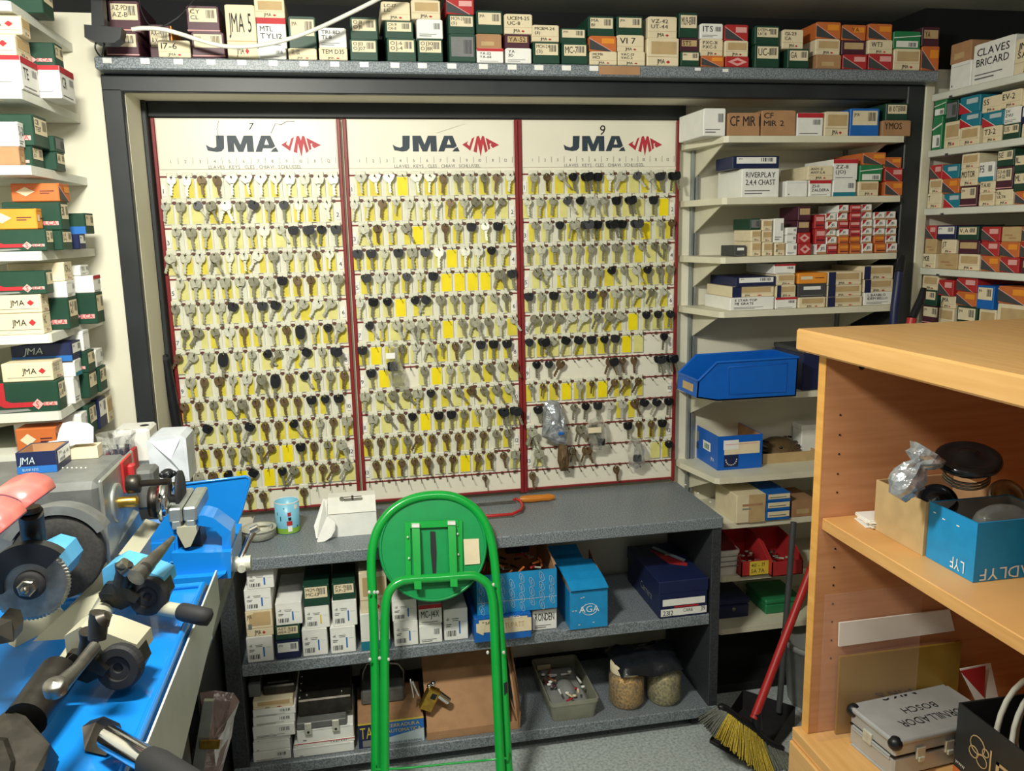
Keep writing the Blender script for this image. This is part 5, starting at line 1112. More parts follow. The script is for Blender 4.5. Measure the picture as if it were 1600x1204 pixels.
k = MB(); p = W(940, 690, Y=-.058); k.box(p.x-.012, -.062, p.z-.012, p.x+.012, -.050, p.z+.010, 0, .003); k.build('key_head', 'black_plastic', o); k = MB(); p = W(929, 672, Y=-.07); k.box(p.x-.022, -.074, p.z-.008, p.x+.022, -.070, p.z+.010, 0); k.build('paper_slip', 'cream', o)
o = bag('plastic_bag', [(985, 680), (998, 684), (1008, 700), (1008, 722), (995, 733), (983, 728), (980, 705)], -.045, .024, 'clear_bag', 'clear bag of dark keys low on the right key board', seed=7)
k = MB(); p = W(996, 716, Y=-.058); k.box(p.x-.014, -.062, p.z-.012, p.x+.014, -.050, p.z+.012, 0, .003); k.build('key_head', 'black_plastic', o)
o = bag('plastic_bag', [(606, 534), (622, 534), (624, 560), (634, 585), (634, 602), (612, 604), (603, 580), (605, 560)], -.045, .022, 'clear_bag', 'clear packet with two black keys on the middle key board', seed=9)
k = MB(); p = W(614, 573, Y=-.068); k.box(p.x-.016, -.060, p.z-.016, p.x+.016, -.046, p.z+.014, 0, .004); k.build('key_head', 'black_plastic', o); k = MB(); p = W(610, 556, Y=-.066); k.box(p.x-.014, -.070, p.z-.008, p.x+.014, -.066, p.z+.010); k.build('sticker', 'paper', o)
o = bag('plastic_bag', [(872, 690), (886, 692), (890, 715), (888, 735), (876, 736), (871, 720)], -.042, .020, 'brass', 'brown packet of keys below the silvery packet, right board', seed=11)
def bunch(px, py, n, label, seed):
    rg = random.Random(seed); p = W(px, py, Y=-.03); e = empty('key_bunch', tuple(p)); tag(e, label, 'key bunch')
    k = MB(); k.sweep([p+Vector((.008*math.cos(t), 0, .008*math.sin(t))) for t in [q*math.pi/6 for q in range(12)]], .0009, 5, closed=True); k.build('ring', 'steel', e)
    for i in range(n):
        T = Matrix.Translation((p.x+rg.uniform(-.004, .004), -.018-i*.004, p.z-.006)) @ Matrix.Rotation(math.radians(rg.uniform(-35, 35)), 4, 'Y'); k = MB(T); head(k, .009, .009, 2.2, .1, .002, 0); blade(k, -.014, .03, .006, 0); k.build('key', rg.choice(['dull_nickel', 'brass', 'nickel']), e)
bunch(832, 674, 5, 'bunch of keys at left of the silvery packet, right board', 1); bunch(895, 700, 5, 'bunch of keys right of the brown packet, right board', 2)

# cable, plug box and bracket in front of the high shelf
ca = MB(); Yc = -.36
pts = [W(x, y, Y=Yc) for x, y in ((206, 46), (225, 44), (255, 46), (285, 54), (310, 62), (350, 72), (395, 72), (440, 64), (490, 47), (540, 24), (592, -2), (640, -28))]
pts += [Vector((pts[-1].x+.05, Yc, 2.17)), Vector((pts[-1].x+.075, Yc, 2.209))]; ca.sweep(curve(pts, 4), .0052, 10); o = ca.build('power_cable', 'cable_white'); tag(o, 'white cable looping in front of the boxes on the high shelf', 'cable')
e = empty('lamp_transformer', tuple(W(160, 60, Y=-.38))); tag(e, 'black plug box hanging on a bracket before the maroon boxes', 'transformer')
k = MB(); k.ext([W(131, 38, Y=-.39), W(190, 43, Y=-.39), W(188, 60, Y=-.39), W(178, 67, Y=-.39), W(150, 66, Y=-.39), W(132, 58, Y=-.39)], (0, .045, 0)); k.build('housing', 'black_plastic', e)
k = MB(); k.ext([W(142, 0, Y=-.38), W(160, -4, Y=-.38), W(163, 40, Y=-.38), (W(143, 40, Y=-.38))], (0, .03, 0)); k.ext([W(140, -60, Y=-.38), W(158, -60, Y=-.38), W(160, 2, Y=-.38), W(142, 2, Y=-.38)], (0, .03, 0)); k.build('bracket', 'black_plastic', e)
k = MB(); k.sweep(curve([W(150, 66, Y=-.37), W(149, 76, Y=-.37), W(158, 88, Y=-.36), W(163, 70, Y=-.37), W(166, 66, Y=-.37)], 4), .0022, 6); k.build('lead', 'black_plastic', e)
k = MB(); k.sweep(curve([W(216, -6, Y=-.3), W(222, 20, Y=-.3), W(235, 40, Y=-.3), W(252, 42, Y=-.3), W(272, 34, Y=-.3), W(284, 22, Y=-.3)], 4), [.0012]*12+[.004]*5+[.0015]*4 if False else .0014, 6)
k.sweep([W(252, 42, Y=-.3), W(262, 38, Y=-.3), W(278, 28, Y=-.3), W(286, 20, Y=-.3)], [.0015, .004, .004, .0015], 8); k.sweep([W(286, 20, Y=-.3), W(296, 8, Y=-.3), W(306, -4, Y=-.3)], .0012, 6)
o = k.build('thin_wire', 'ink'); tag(o, 'thin black wire with splice in front of the maroon boxes', 'wire')

# ================================================================== wooden cabinet on the right
cb = empty('wooden_cabinet', (1.2, -1.7, 0)); tag(cb, 'open beech-coloured counter cabinet with shelves in the right foreground', 'cabinet')
YP = -1.14; XF = W(1285, 800, Y=YP).x
k = MB(); k.box(.862, -2.5, 1.316, 1.52, -1.095, 1.36, 0, .004); k.build('top', 'beech_top', cb)
k = MB(); k.box(.905, YP, .49, 1.48, YP+.024, 1.3155, 0, .0015)
def dot(k, px, py, r, m=1): p = W(px, py, Y=YP-.0006); k.lathe([(r, 0), (r*.9, .0004), (0, .0005)], p, (0, -1, 0), n=12, m=m)
dot(k, 1347, 572, .0075)
for q in ((1313, 648), (1312, 679), (1311, 709), (1309, 740), (1308, 769), (1306, 828), (1305, 857), (1303, 886), (1302, 914), (1301, 943), (1300, 971), (1299, 1000), (1298, 1028)): dot(k, q[0], q[1], .0022)
k.build('side_panel', ['cherry', 'ink'], cb)
k = MB(); k.box(.9035, YP-.0003, .491, .9055, YP+.0243, 1.315, 0, 0); k.build('edge_band', 'beech_edge', cb)
k = MB(); k.box(1.46, -2.46, .49, 1.475, YP, 1.3155, 0, 0); k.build('back_panel', 'cherry', cb)
k = MB(); k.box(XF, -2.46, .950, 1.459, YP-.0005, .975, 0, .0015); k.build('shelf', ['beech'], cb)
k = MB(); k.box(.905, -2.484, .49, 1.48, -2.46, 1.3155, 0, .0015); k.build('side_panel', 'beech', cb)
k = MB(); k.box(.886, -2.49, .466, 1.50, -1.108, .4895, 0, .0015); k.build('bottom_board', 'beech_top', cb)
k = MB(); k.box(.886, -2.49, .0, 1.50, -1.108, .4655, 0, .0015); k.build('base', 'beech', cb)
k = MB()
for y0, y1 in ((-1.112, -1.55), (-1.556, -2.0)): k.box(.878, y1, .03, .8855, y0, .462, 0, .002)
k.build('drawer_front', 'beech_top', cb)
# cards
zs = .9755
c0 = W(1285, 800, Z=zs)
e = empty('card_stack', (c0.x+.04, c0.y-.03, zs)); tag(e, 'little stack of white cards on the cabinet shelf by the side panel', 'cards')
rg = random.Random(8)
for i in range(7):
    T = Matrix.Translation((1.012+rg.uniform(-.006, .006), -1.20+rg.uniform(-.006, .004), zs+.0004+i*.0024)) @ Matrix.Rotation(rg.uniform(-.25, .25), 4, 'Z'); k = MB(T); k.box(-.044, -.027, 0, .044, .027, .0018, 0); 
    if i == 6: k.box(.0, -.02, .0018, .03, -.012, .002, 1)
    k.build('card', ['paper', 'navy'], e)
# kraft box
a = W(1441, 868, Z=zs); b = W(1354, 815, X=a.x)
ky0, ky1 = a.y, W(1354, 815, Z=zs).y; kh = W(1357, 743, X=a.x).z-zs
ky1 = min(ky1, -1.22)
r_, f_, T_ = opencarton((a.x, ky0, zs), .17, ky1-ky0, kh, 0, 'tan', 'cardboard', 'kraft box wrapped in clear tape holding knobs on the cabinet shelf', 'box')
# LYF box
c = W(1520, 910, Z=zs); d_ = W(1444, 872, X=c.x); lh = W(1525, 816, X=c.x).z-zs; ly1 = min(d_.y, ky0-.004)
r_, f_, T_ = opencarton((c.x-.0, c.y, zs), .16, ly1-c.y, lh, 0, 'sky_box', 'mid_grey', 'bright blue LYF box with upside-down lettering on the cabinet shelf', 'box')
k = MB(); f_.t(k, 'LOADLYF', .95, .22, .20, 'paper', width=.9, flip=True) ; k.build('label', LABM, r_)
fs_ = Face((c.x, ly1, zs), (0, -1, 0), (0, 0, 1), (-1, 0, 0), ly1-c.y, lh); k = MB(); fs_.t(k, 'LYF', .82, .26, .20, 'paper', width=.30, flip=True)
for q in ((.1, .84), (.3, .8), (.6, .8)): fs_.q(k, q[0], q[1], q[0]+.06, q[1]+.02, 'paper')
k.build('side_label', LABM, r_)
k = MB(T_); k.sphere((.09, .05, lh-.02), .04, 12, 0, (1.3, .8, .7)); k.build('bag', 'clear_bag', r_)
# door knobs / rosettes
def rose(px, py, d, r, ax, label, m='shiny_black_metal', dome=False):
    c = Q(px, py, d); k = MB(); k.lathe([(r*.55, -.028), (r*.6, -.018), (r*.98, -.012), (r, -.008), (r*.97, -.002), (r*.86, .002), (r*.74, .0), (r*.60, -.002), (r*.34, .002), (r*.22, .008), (0, .011)], c, ax, n=40); o = k.build('door_rosette', m); tag(o, label, 'door rosette', 'shiny door rosettes in the kraft box'); return o, c, Vector(ax).normalized()
kx = a.x
o, c1, ax = rose(1513, 712, 1.44, .054, (-.2, -.25, 1), 'largest shiny black round knob lying on top in the kraft box')
for h in (-.034, -.040, -.046): k = MB(); k.sweep([c1+ax*h+(ax.orthogonal().normalized()*math.cos(t)+ax.cross(ax.orthogonal().normalized())*math.sin(t))*.036 for t in [q*math.pi/12 for q in range(24)]], .0022, 8, closed=True); k.build('ring', 'steel', o)
rose(1466, 780, 1.475, .034, (-.35, -.6, .7), 'round chrome-rimmed knob facing out of the kraft box', 'shiny_black_metal')
rose(1576, 776, 1.50, .034, (-.2, -.9, .5), 'dull grey knob behind the blue LYF box', 'steel')
# crumpled bag in the kraft box
c = Q(1424, 742, 1.42); k = MB(); rg = random.Random(2)
R_ = Matrix.Translation(c) @ Matrix.Rotation(.6, 4, 'Y'); k.T = R_
n = 16; vs = []; K = 10
for i in range(K+1):
    t = i/K; r0 = .030*math.sin(math.pi*min(1, t*1.1+.12))**.6 if t < .8 else .030-.0*(t-.8)
    for j in range(n): aa = 2*math.pi*j/n; r1 = (r0+.012*max(0, t-.6))*rg.uniform(.78, 1.12); vs.append((r1*math.cos(aa), r1*.8*math.sin(aa), -.045+t*.095))
k.add(vs, [(i*n+j, i*n+(j+1) % n, (i+1)*n+(j+1) % n, (i+1)*n+j) for i in range(K) for j in range(n)]+[tuple(range(n-1, -1, -1)), tuple(range(K*n, K*n+n))], 0, False)
o = k.build('plastic_bag', 'foil_bag'); tag(o, 'crumpled clear-silver bag standing in the kraft box', 'bag')
# frosted tub at the frame edge
c = W(1612, 905, Z=zs); k = MB(); k.lathe([(.034, 0), (.038, .004), (.042, .10), (.045, .101), (.045, .108), (.041, .108), (.036, .004), (0, .004)], (c.x+.02, c.y-.03, zs), n=36); o = k.build('plastic_tub', 'frosted'); tag(o, 'frosted round tub at the right edge of the cabinet shelf', 'tub'); junk('small_part', o, Matrix.Translation((c.x+.02, c.y-.03, zs)), -.02, -.02, .01, .02, .02, .04, 10, ['bright_nickel', 'paper', 'steel'], 41, 'mix')
# ---- lower compartment
zl = .4900
k = MB(); k.ext([W(x, y, Y=-1.148) for x, y in ((1312, 973), (1484, 952), (1492, 985), (1311, 1010))], (0, .004, 0)); o = k.build('white_strip', 'paper'); tag(o, 'white plastic strip leaning on the inside of the cabinet', 'strip')
k = MB(); p0, p1 = W(1310, 1025, Y=-1.150), W(1500, 1000, Y=-1.150); k.box(p0.x, -1.156, zl+.001, p1.x, -1.150, (p0.z+p1.z)/2, 0, .0005); o = k.build('brass_plate', 'brass_sheet'); tag(o, 'golden metal plate standing against the cabinet side panel', 'plate')
k = MB(); p0 = W(1288, 928, Y=-1.165); p1 = W(1440, 928, Y=-1.165); k.box(p0.x, -1.170, zl+.001, p1.x, -1.167, p0.z, 0, .0004); o = k.build('acrylic_sheet', 'clear_acrylic'); tag(o, 'clear plastic sheet propped inside the cabinet before the golden plate', 'sheet')
# aluminium case
A_ = W(1306, 1150, Z=zl+.0); B_ = W(1313, 1085, Y=A_.y); ch_ = .085
F0 = W(1399, 1156, Z=zl+ch_); F1 = W(1314, 1087, Z=zl+ch_); F1.y = min(F1.y, -1.176); F2 = W(1468, 1056, Z=zl+ch_)
e1 = (F1-F0); e1.z = 0; Ld = e1.length; e1.normalize(); e2 = Vector((e1.y, -e1.x, 0)); Lw = .25
T = Matrix(((e2.x, e1.x, 0, F0.x), (e2.y, e1.y, 0, F0.y), (0, 0, 1, zl), (0, 0, 0, 1)))
F0 = F0-e1*.012+Vector((-.012, 0, 0)); Ld -= .008; cs = empty('metal_case', (F0.x+.1, F0.y+.1, zl)); tag(cs, 'silver aluminium case marked MKS BOSCH on the cabinet floor', 'case')
k = MB(T); k.box(0, 0, .001, Lw, Ld, .044, 0, .004); k.build('body', 'aluminium', cs)
k = MB(T); k.box(0, 0, .046, Lw, Ld, ch_, 0, .004); k.box(-.001, .0, .044, Lw+.001, Ld, .046, 1); k.build('lid', ['aluminium', 'dark_steel'], cs)
for (p, q) in (((0, 0, ch_), (0, Ld, ch_)), ((0, 0, ch_), (Lw, 0, ch_)), ((0, Ld, ch_), (Lw, Ld, ch_)), ((0, 0, .004), (0, Ld, .004)), ((0, 0, .046), (0, Ld, .046)), ((0, 0, .040), (0, Ld, .040))):
    r = .0065 if p[2] == ch_ else .003; k = MB(T); d = (Vector(q)-Vector(p)).normalized()*.010; k.sweep([Vector(p)+d-Vector((0, 0, r*.8)), Vector(q)-d-Vector((0, 0, r*.8))], r, 10); k.build('edge_rail', 'aluminium', cs)
for x, y in ((0, 0), (0, Ld)): k = MB(T); k.sphere((x+.004, y+(.004 if y == 0 else -.004), ch_-.010), .0145, 12, 0, (1, 1, 1)); k.build('corner_cap', 'black_plastic', cs)
for q in (.05, .12): k = MB(T); k.box(q, -.005, .034, q+.022, .001, .060, 0, .0015); k.box(q+.004, -.008, .030, q+.018, -.003, .040, 0, .001); k.build('latch', 'bright_nickel', cs)
k = MB(T); k.box(-.005, .06, .034, .001, .085, .060, 0, .0015); k.build('latch', 'bright_nickel', cs)
k = MB(T); u = Vector((-1, 0, 0)); v = Vector((0, -1, 0))
k.text('MKS', (.160, .150, ch_+.0006), u, v, .032, 0, width=.09); k.text('BOSCH', (.168, .085, ch_+.0006), u, v, .019, 0, width=.085); k.text('TORNILLADOR', (.215, .050, ch_+.0006), u, v, .022, 0, width=.17); k.build('lettering', 'ink', cs)
# black box with cable
g = W(1498, 1097, Z=zl+.155); zb_ = g.z-zl
r_, f_, T_ = opencarton((g.x, g.y-.26, zl), .16, .26, zb_, 0, 'frame_black', 'black_matte', 'black cardboard box holding coiled white cable, cabinet floor', 'box')
fs_ = Face((g.x, g.y, zl), (0, -1, 0), (0, 0, 1), (-1, 0, 0), .26, zb_); k = MB()
cx, cy = .22, .55
for rr_, dx, dy in ((.07, 0, .1), (.045, -.03, -.02), (.05, .05, -.06), (.03, .08, .08)):
    pts = [fs_.p(cx+dx+rr_*math.cos(t), cy+dy+rr_*1.6*math.sin(t), .001) for t in [q*math.pi/7 for q in range(14)]]; k.sweep(pts, .0012, 4, LI['tan'], closed=True)
fs_.q(k, .34, .2, .8, .23, 'tan'); fs_.q(k, .34, .2, .355, .72, 'tan'); fs_.q(k, .40, .26, .43, .64, 'tan'); fs_.q(k, .40, .60, .6, .64, 'tan'); fs_.q(k, 0, 0, .9, .14, 'orange'); fs_.t(k, 'WWW', .02, .2, .04, 'paper', width=.1); k.build('side_print', LABM, r_)
k = MB(); cc = Vector((g.x+.085, g.y-.115, zl+.13))
for i, (rx, rz_, dx, ph) in enumerate(((.07, .12, 0, 0), (.06, .10, .02, .3), (.065, .11, .045, -.2))):
    pts = [cc+Vector((dx-.03+.03*math.sin(t+ph), rx*math.cos(t), .02+rz_*math.sin(t)*.9-.0)) for t in [q*math.pi/12 for q in range(24)]]; k.sweep(pts, .0052, 10, closed=True)
o = k.build('coiled_cable', 'cable_white'); tag(o, 'coil of thick white cable rising from the black box', 'cable')
k = MB(); k.ext([W(1500, 1045, Y=-1.19), W(1548, 1036, Y=-1.19), W(1560, 1090, Y=-1.20), W(1530, 1105, Y=-1.20)], (0, .002, 0)); 
k.ext([W(1500, 1048, Y=-1.195), W(1540, 1040, Y=-1.195), W(1538, 1090, Y=-1.2)], (0, .001, 0), 1); o = k.build('brochure', ['paper', 'red']); tag(o, 'red and white folded brochure behind the metal case', 'brochure')

# ================================================================== broom, dustpan, pail
Yb = -.56
br = empty('broom', tuple(W(1170, 1180, Z=0))); tag(br, 'broom with red pole and yellow and grey bristles on the floor', 'broom')
a = W(1178, 1122, Y=-.56); b = W(1262, 903, Y=-.44); d = b-a
k = MB(); k.sweep([a, b, b+d*.9], .0125, 14); k.build('pole', 'broom_red', br)
k = MB(); hp = [W(x, y, Y=Yb-.01*i/5) for i, (x, y) in enumerate(((1123, 1103), (1135, 1108), (1152, 1121), (1176, 1138), (1198, 1158), (1224, 1169)))]
n = 8; k.sweep(curve(hp, 3), [.007]+[.012]*14+[.007], 10); k.cyl(a+d*.04, W(1182, 1138, Y=Yb), .015, .017, 14); k.build('head', 'black_plastic', br)
tip = [W(x, y, Y=Yb-.04) for x, y in ((1094, 1124), (1112, 1143), (1142, 1168), (1186, 1202), (1212, 1212), (1236, 1196))]
hc = curve(hp, 12); tc_ = curve(tip, 12); M_ = len(hc)-1; rg = random.Random(5); B1 = MB(); B2 = MB()
zf = .004
for i in range(0, M_*3):
    q = i/3; i0 = int(q); fr = q-i0; p = hc[i0].lerp(hc[min(i0+1, M_)], fr); t = tc_[i0].lerp(tc_[min(i0+1, M_)], fr)
    for off in (-.010, 0, .010):
        pp = p+Vector((rg.uniform(-.003, .003), off, -.006)); tt = t+Vector((rg.uniform(-.005, .005), off*1.8+rg.uniform(-.006, .006), rg.uniform(-.006, .006))); tt.z = max(tt.z, zf)
        (B1 if 12 < i/3 < 44 else B2).sweep([pp, tt], [.0026, .0018], 3)
o = B1.build('bristles', 'bristle_yellow', br); o['kind'] = 'stuff'; o = B2.build('bristles', 'bristle_grey', br); o['kind'] = 'stuff'
# dustpan
dp = empty('dustpan', tuple(W(1200, 1140, Z=0))); tag(dp, 'black long-handled dustpan lying behind the broom', 'dustpan')
c0 = W(1110, 1160, Z=.002); c1 = W(1185, 1202, Z=.002); c2 = W(1240, 1135, Z=.002); c3 = W(1160, 1108, Z=.002)
k = MB(); k.ext([c0, c1, c2, c3], (0, 0, .003)); k.ext([c3, c2, c2+Vector((0, 0, .07)), c3+Vector((0, 0, .07))], (0, .003, 0)); k.ext([c1, c2, c2+Vector((0, 0, .07)), c1+Vector((0, 0, .012))], (.003, 0, 0)); k.ext([c0, c3, c3+Vector((0, 0, .07)), c0+Vector((0, 0, .012))], (-.003, 0, 0)); k.sweep([c0+Vector((0, 0, .006)), c1+Vector((0, 0, .006))], .005, 8); k.build('pan', 'rubber', dp)
a = W(1217, 1112, Y=-.40); b = W(1240, 815, Y=-.30); k = MB(); k.sweep([a, b], .0095, 12); k.build('pole', 'dark_grey', dp)
# pail
p = W(1262, 1108, Z=0); k = MB(); k.lathe([(.085, 0), (.088, .006), (.108, .20), (.116, .205), (.116, .222), (.106, .222), (.086, .008), (0, .006)], (p.x+.055, p.y+.05, 0), n=40); o = k.build('pail', 'mid_grey'); tag(o, 'grey plastic pail half hidden behind the wooden cabinet', 'pail')
# ================================================================== workbench and machines on the left
ZB = .84
wb = empty('workbench', (-.66, -1.5, 0)); tag(wb, 'grey workbench along the left wall carrying the blue machines', 'workbench')
xe = -.300
k = MB(); k.box(-1.035, -2.45, ZB-.03, xe, -.66, ZB, 0, .003); k.build('top', 'machine_grey', wb)
k = MB(); k.box(-1.03, -2.44, .0, -.42, -.80, ZB-.0305, 0, .003); k.build('cabinet', 'frame_black', wb)
k = MB(); k.ext([(-.280, -2.4, .70), (-.280, -1.476, .819), (-.280, -1.062, .885), (-.280, -1.062, .949), (-.280, -2.4, .949)], (-.003, 0, 0)); k.build('side_plate', 'panel_grey', wb)
k = MB(); k.box(xe-.034, -2.40, ZB-.060, xe-.010, -.72, ZB-.031, 0, .002); k.build('rail', 'dark_grey', wb)
k = MB(); k.box(xe-.070, -2.40, ZB-.075, xe-.058, -.72, ZB-.031, 0, .002); k.build('rail', 'dark_grey', wb)
# low stand behind the motor box, plus added dark filler hiding the pale reveal
k = MB(); k.box(-.735, -.655, 0, -.47, -.24, .985, 0, .003); k.box(-.745, -.662, .985, -.462, -.235, 1.0, 1, .003); k.box(-.469, -.655, 0, -.422, -.24, .62, 0, .002); o = k.build('side_stand', ['frame_black', 'granite']); tag(o, 'narrow dark stand between the left shelves and the boards', 'stand')
# bagged lock plate hung beside the bench
e = empty('bagged_lock', tuple(W(340, 1204, Y=-.78))); tag(e, 'pinkish crumpled bag with a long lock and brass plate beside workbench', 'bag')
rg = random.Random(6); k = MB(); pts = [(312, 1082), (335, 1078), (365, 1082), (374, 1095), (366, 1120), (362, 1150), (352, 1185), (340, 1230), (290, 1230), (300, 1180), (312, 1130)]
P_ = [W(x, y, Y=-.69) for x, y in pts]; c = sum(P_, Vector())/len(P_); N = len(P_); vs = []
for s, q in ((1, 0), (.85, .5), (.55, .9), (.25, 1)): vs += [c+(p-c)*s+Vector((0, -.03*q*rg.uniform(.5, 1.1), 0)) for p in P_]
vs.append(c+Vector((0, -.03, 0))); k.add(vs, [(i*N+j, i*N+(j+1) % N, (i+1)*N+(j+1) % N, (i+1)*N+j) for i in range(3) for j in range(N)]+[(3*N+j, 3*N+(j+1) % N, len(vs)-1) for j in range(N)]+[tuple(range(N-1, -1, -1))], 0)
mat('pink_bag', (196, 170, 166), .2, trans=.5, alpha=.75, bump=1.0, scale=40); k.build('wrap', 'pink_bag', e)
k = MB(); k.slab([(318, 1095), (334, 1095), (316, 1225), (296, 1225)], -.725, .012); k.build('lock_plate', 'machine_plate', e)
k = MB(); k.slab([(313, 1157), (344, 1157), (342, 1170), (311, 1170)], -.734, .006); k.build('brass_plate', 'gold', e)
# ---------------- near machine: blue key duplicator
ZT = .95
dm = empty('key_duplicator', tuple(W(150, 1150, Z=ZB))); tag(dm, 'blue key-cutting machine with two clamps in the left foreground', 'key machine')
xr = -.284; yb_ = -1.128
k = MB(); k.box(-.95, -2.2, ZB+.001, xr, yb_, ZT, 0, .012)
k.sweep([(xr-.008, -2.19, ZT+.003), (xr-.008, yb_-.01, ZT+.003), (-.94, yb_-.01, ZT+.003)], .007, 10); k.build('base', 'machine_blue', dm)
k = MB(); k.ext([Q(0, 1085, 1.15), Q(60, 1010, 1.28), Q(118, 1090, 1.13), Q(90, 1204, 1.0), Q(0, 1204, 1.0)], (0, 0, -.06)); k.build('blue_apron', 'machine_blue', dm)
# cream casting ramp
k = MB(); k.ext([Q(8, 985, 1.30), Q(38, 925, 1.34), Q(75, 922, 1.36), Q(100, 955, 1.36), Q(150, 905, 1.42), Q(170, 870, 1.46), Q(185, 880, 1.45), Q(150, 950, 1.36), Q(90, 1040, 1.24), Q(46, 1084, 1.20), Q(20, 1030, 1.25)], (0, .02, -.07)); k.build('casting', 'machine_cream', dm)
AX = (Q(48, 912, 1.16)-Q(95, 862, 1.34)).normalized()
# cutter
c = Q(48, 912, 1.16); R = 57*1.16/FPX
k = MB(); prof = []
a_ = AX.orthogonal().normalized(); b_ = AX.cross(a_); n = 120; vs = []
for r0, h in ((R*.35, -.004), (R*.9, -.004), (R*.97, -.002), (R*.97, .002), (R*.9, .004), (R*.35, .004)):
    for j in range(n): t = 2*math.pi*j/n; rr_ = r0*(1.035 if (j % 2 and r0 > R*.95) else 1); vs.append(c+AX*h+(a_*math.cos(t)+b_*math.sin(t))*rr_)
k.add(vs, [(i*n+j, i*n+(j+1) % n, (i+1)*n+(j+1) % n, (i+1)*n+j) for i in range(5) for j in range(n)]+[tuple(range(n)), tuple(range(5*n, 6*n))]); k.build('cutter_wheel', 'steel', dm)
k = MB(); k.lathe([(R*.40, .004), (R*.38, .010), (R*.28, .012), (0, .012)], c, AX, n=32); k.build('hub', 'rubber', dm)
k = MB(); k.lathe([(R*.24, .012), (R*.24, .024), (R*.20, .026), (0, .026)], c, AX, n=6, smooth=False); k.lathe([(R*.11, .026), (R*.10, .036), (0, .037)], c, AX, n=14); k.build('nut', 'steel', dm)
def arcguard(k, c, AX, r0, r1, t0, t1, h0, h1, m=0, n=24, up=None):
    u = (Vector((0, 0, 1))-AX*AX.z).normalized(); v = u.cross(AX); vs = []
    for i in range(n+1):
        t = math.radians(t0+(t1-t0)*i/n); d = u*math.cos(t)+v*math.sin(t)
        vs += [c+d*r0+AX*h0, c+d*r1+AX*h0, c+d*r1+AX*h1, c+d*r0+AX*h1]
    fs = [(4*i+q, 4*i+(q+1) % 4, 4*i+4+(q+1) % 4, 4*i+4+q) for i in range(n) for q in range(4)]; k.add(vs, fs+[(0, 1, 2, 3), (4*n+3, 4*n+2, 4*n+1, 4*n)], m)
sgn = 1 if ((Vector((0, 0, 1))-AX*AX.z).normalized().cross(AX)).x > 0 else -1
k = MB(); arcguard(k, c, AX, R*.62, R*1.16, sgn*48, -sgn*100, -.016, .012); k.build('cutter_guard', 'black_plastic', dm)
# shaft housing
k = MB(); s0 = c-AX*.012; s1 = Q(98, 862, 1.32); k.lathe([(.026, 0), (.030, .01), (.030, (s1-s0).length), (0, (s1-s0).length)], s0, (s1-s0), n=8, smooth=False); k.build('shaft_housing', 'machine_light_blue', dm)
# brush wheel and its grey guard
c2 = Q(92, 868, 1.36); R2 = .070
k = MB(); k.lathe([(0, -.014), (R2*.95, -.014), (R2, -.010), (R2, .010), (R2*.95, .014), (R2*.5, .014), (R2*.4, .010), (0, .010)], c2, AX, n=48); k.build('brush_wheel', 'abrasive', dm)
k = MB(); arcguard(k, c2-AX*.004, AX, R2*1.02, R2*1.22, -sgn*60, sgn*62, -.030, .022); k.build('wheel_guard', 'machine_grey', dm)
# shield post and salmon shield
k = MB(); k.sweep([Q(56, 868, 1.22), Q(48, 800, 1.16)], .016, 20); k.lathe([(.013, 0), (.014, .004), (.013, .008)], Q(48, 800, 1.16), (0, 0, 1), n=20); k.build('shield_post', 'dark_steel', dm)
def shell(k, A0, A1, B0, B1, bulge, n=14):
    vs = []
    for i in range(n+1):
        t = i/n; h = math.sin(math.pi*t)*bulge; p = A0.lerp(A1, t)+Vector((0, 0, h)); q = B0.lerp(B1, t)+Vector((0, 0, h)); vs += [p, q, q-Vector((0, 0, .003)), p-Vector((0, 0, .003))]
    k.add(vs, [(4*i+q, 4*i+(q+1) % 4, 4*i+4+(q+1) % 4, 4*i+4+q) for i in range(n) for q in range(4)]+[(0, 3, 2, 1), (4*n, 4*n+1, 4*n+2, 4*n+3)], 0, True)
def loft(k, A, B, th=.0025):
    n = len(A); up = Vector((0, 0, -th)); vs = A+B+[p+up for p in A]+[p+up for p in B]
    k.add(vs, [(i, i+1, n+i+1, n+i) for i in range(n-1)]+[(2*n+i, 3*n+i, 3*n+i+1, 2*n+i+1) for i in range(n-1)]+[(i, 2*n+i, 2*n+i+1, i+1) for i in range(n-1)]+[(n+i, n+i+1, 3*n+i+1, 3*n+i) for i in range(n-1)]+[(0, n, 3*n, 2*n), (n-1, 3*n-1, 4*n-1, 2*n-1)], 0, True)
k = MB(); loft(k, curve([Q(x, y, 1.11) for x, y in ((39, 793), (33, 782), (20, 775), (0, 771), (-25, 778), (-50, 800))], 4), curve([Q(x, y, 1.20) for x, y in ((87, 759), (80, 747), (66, 740), (48, 738), (22, 745), (-8, 766))], 4)); k.build('safety_shield', 'shield_salmon', dm)
k = MB(); loft(k, curve([Q(x, y, 1.03) for x, y in ((0, 832), (-8, 820), (-20, 812), (-40, 808), (-70, 818), (-95, 840))], 4), curve([Q(x, y, 1.10) for x, y in ((42, 797), (35, 786), (22, 779), (2, 774), (-25, 781), (-50, 803))], 4)); k.build('safety_shield', 'shield_salmon', dm)
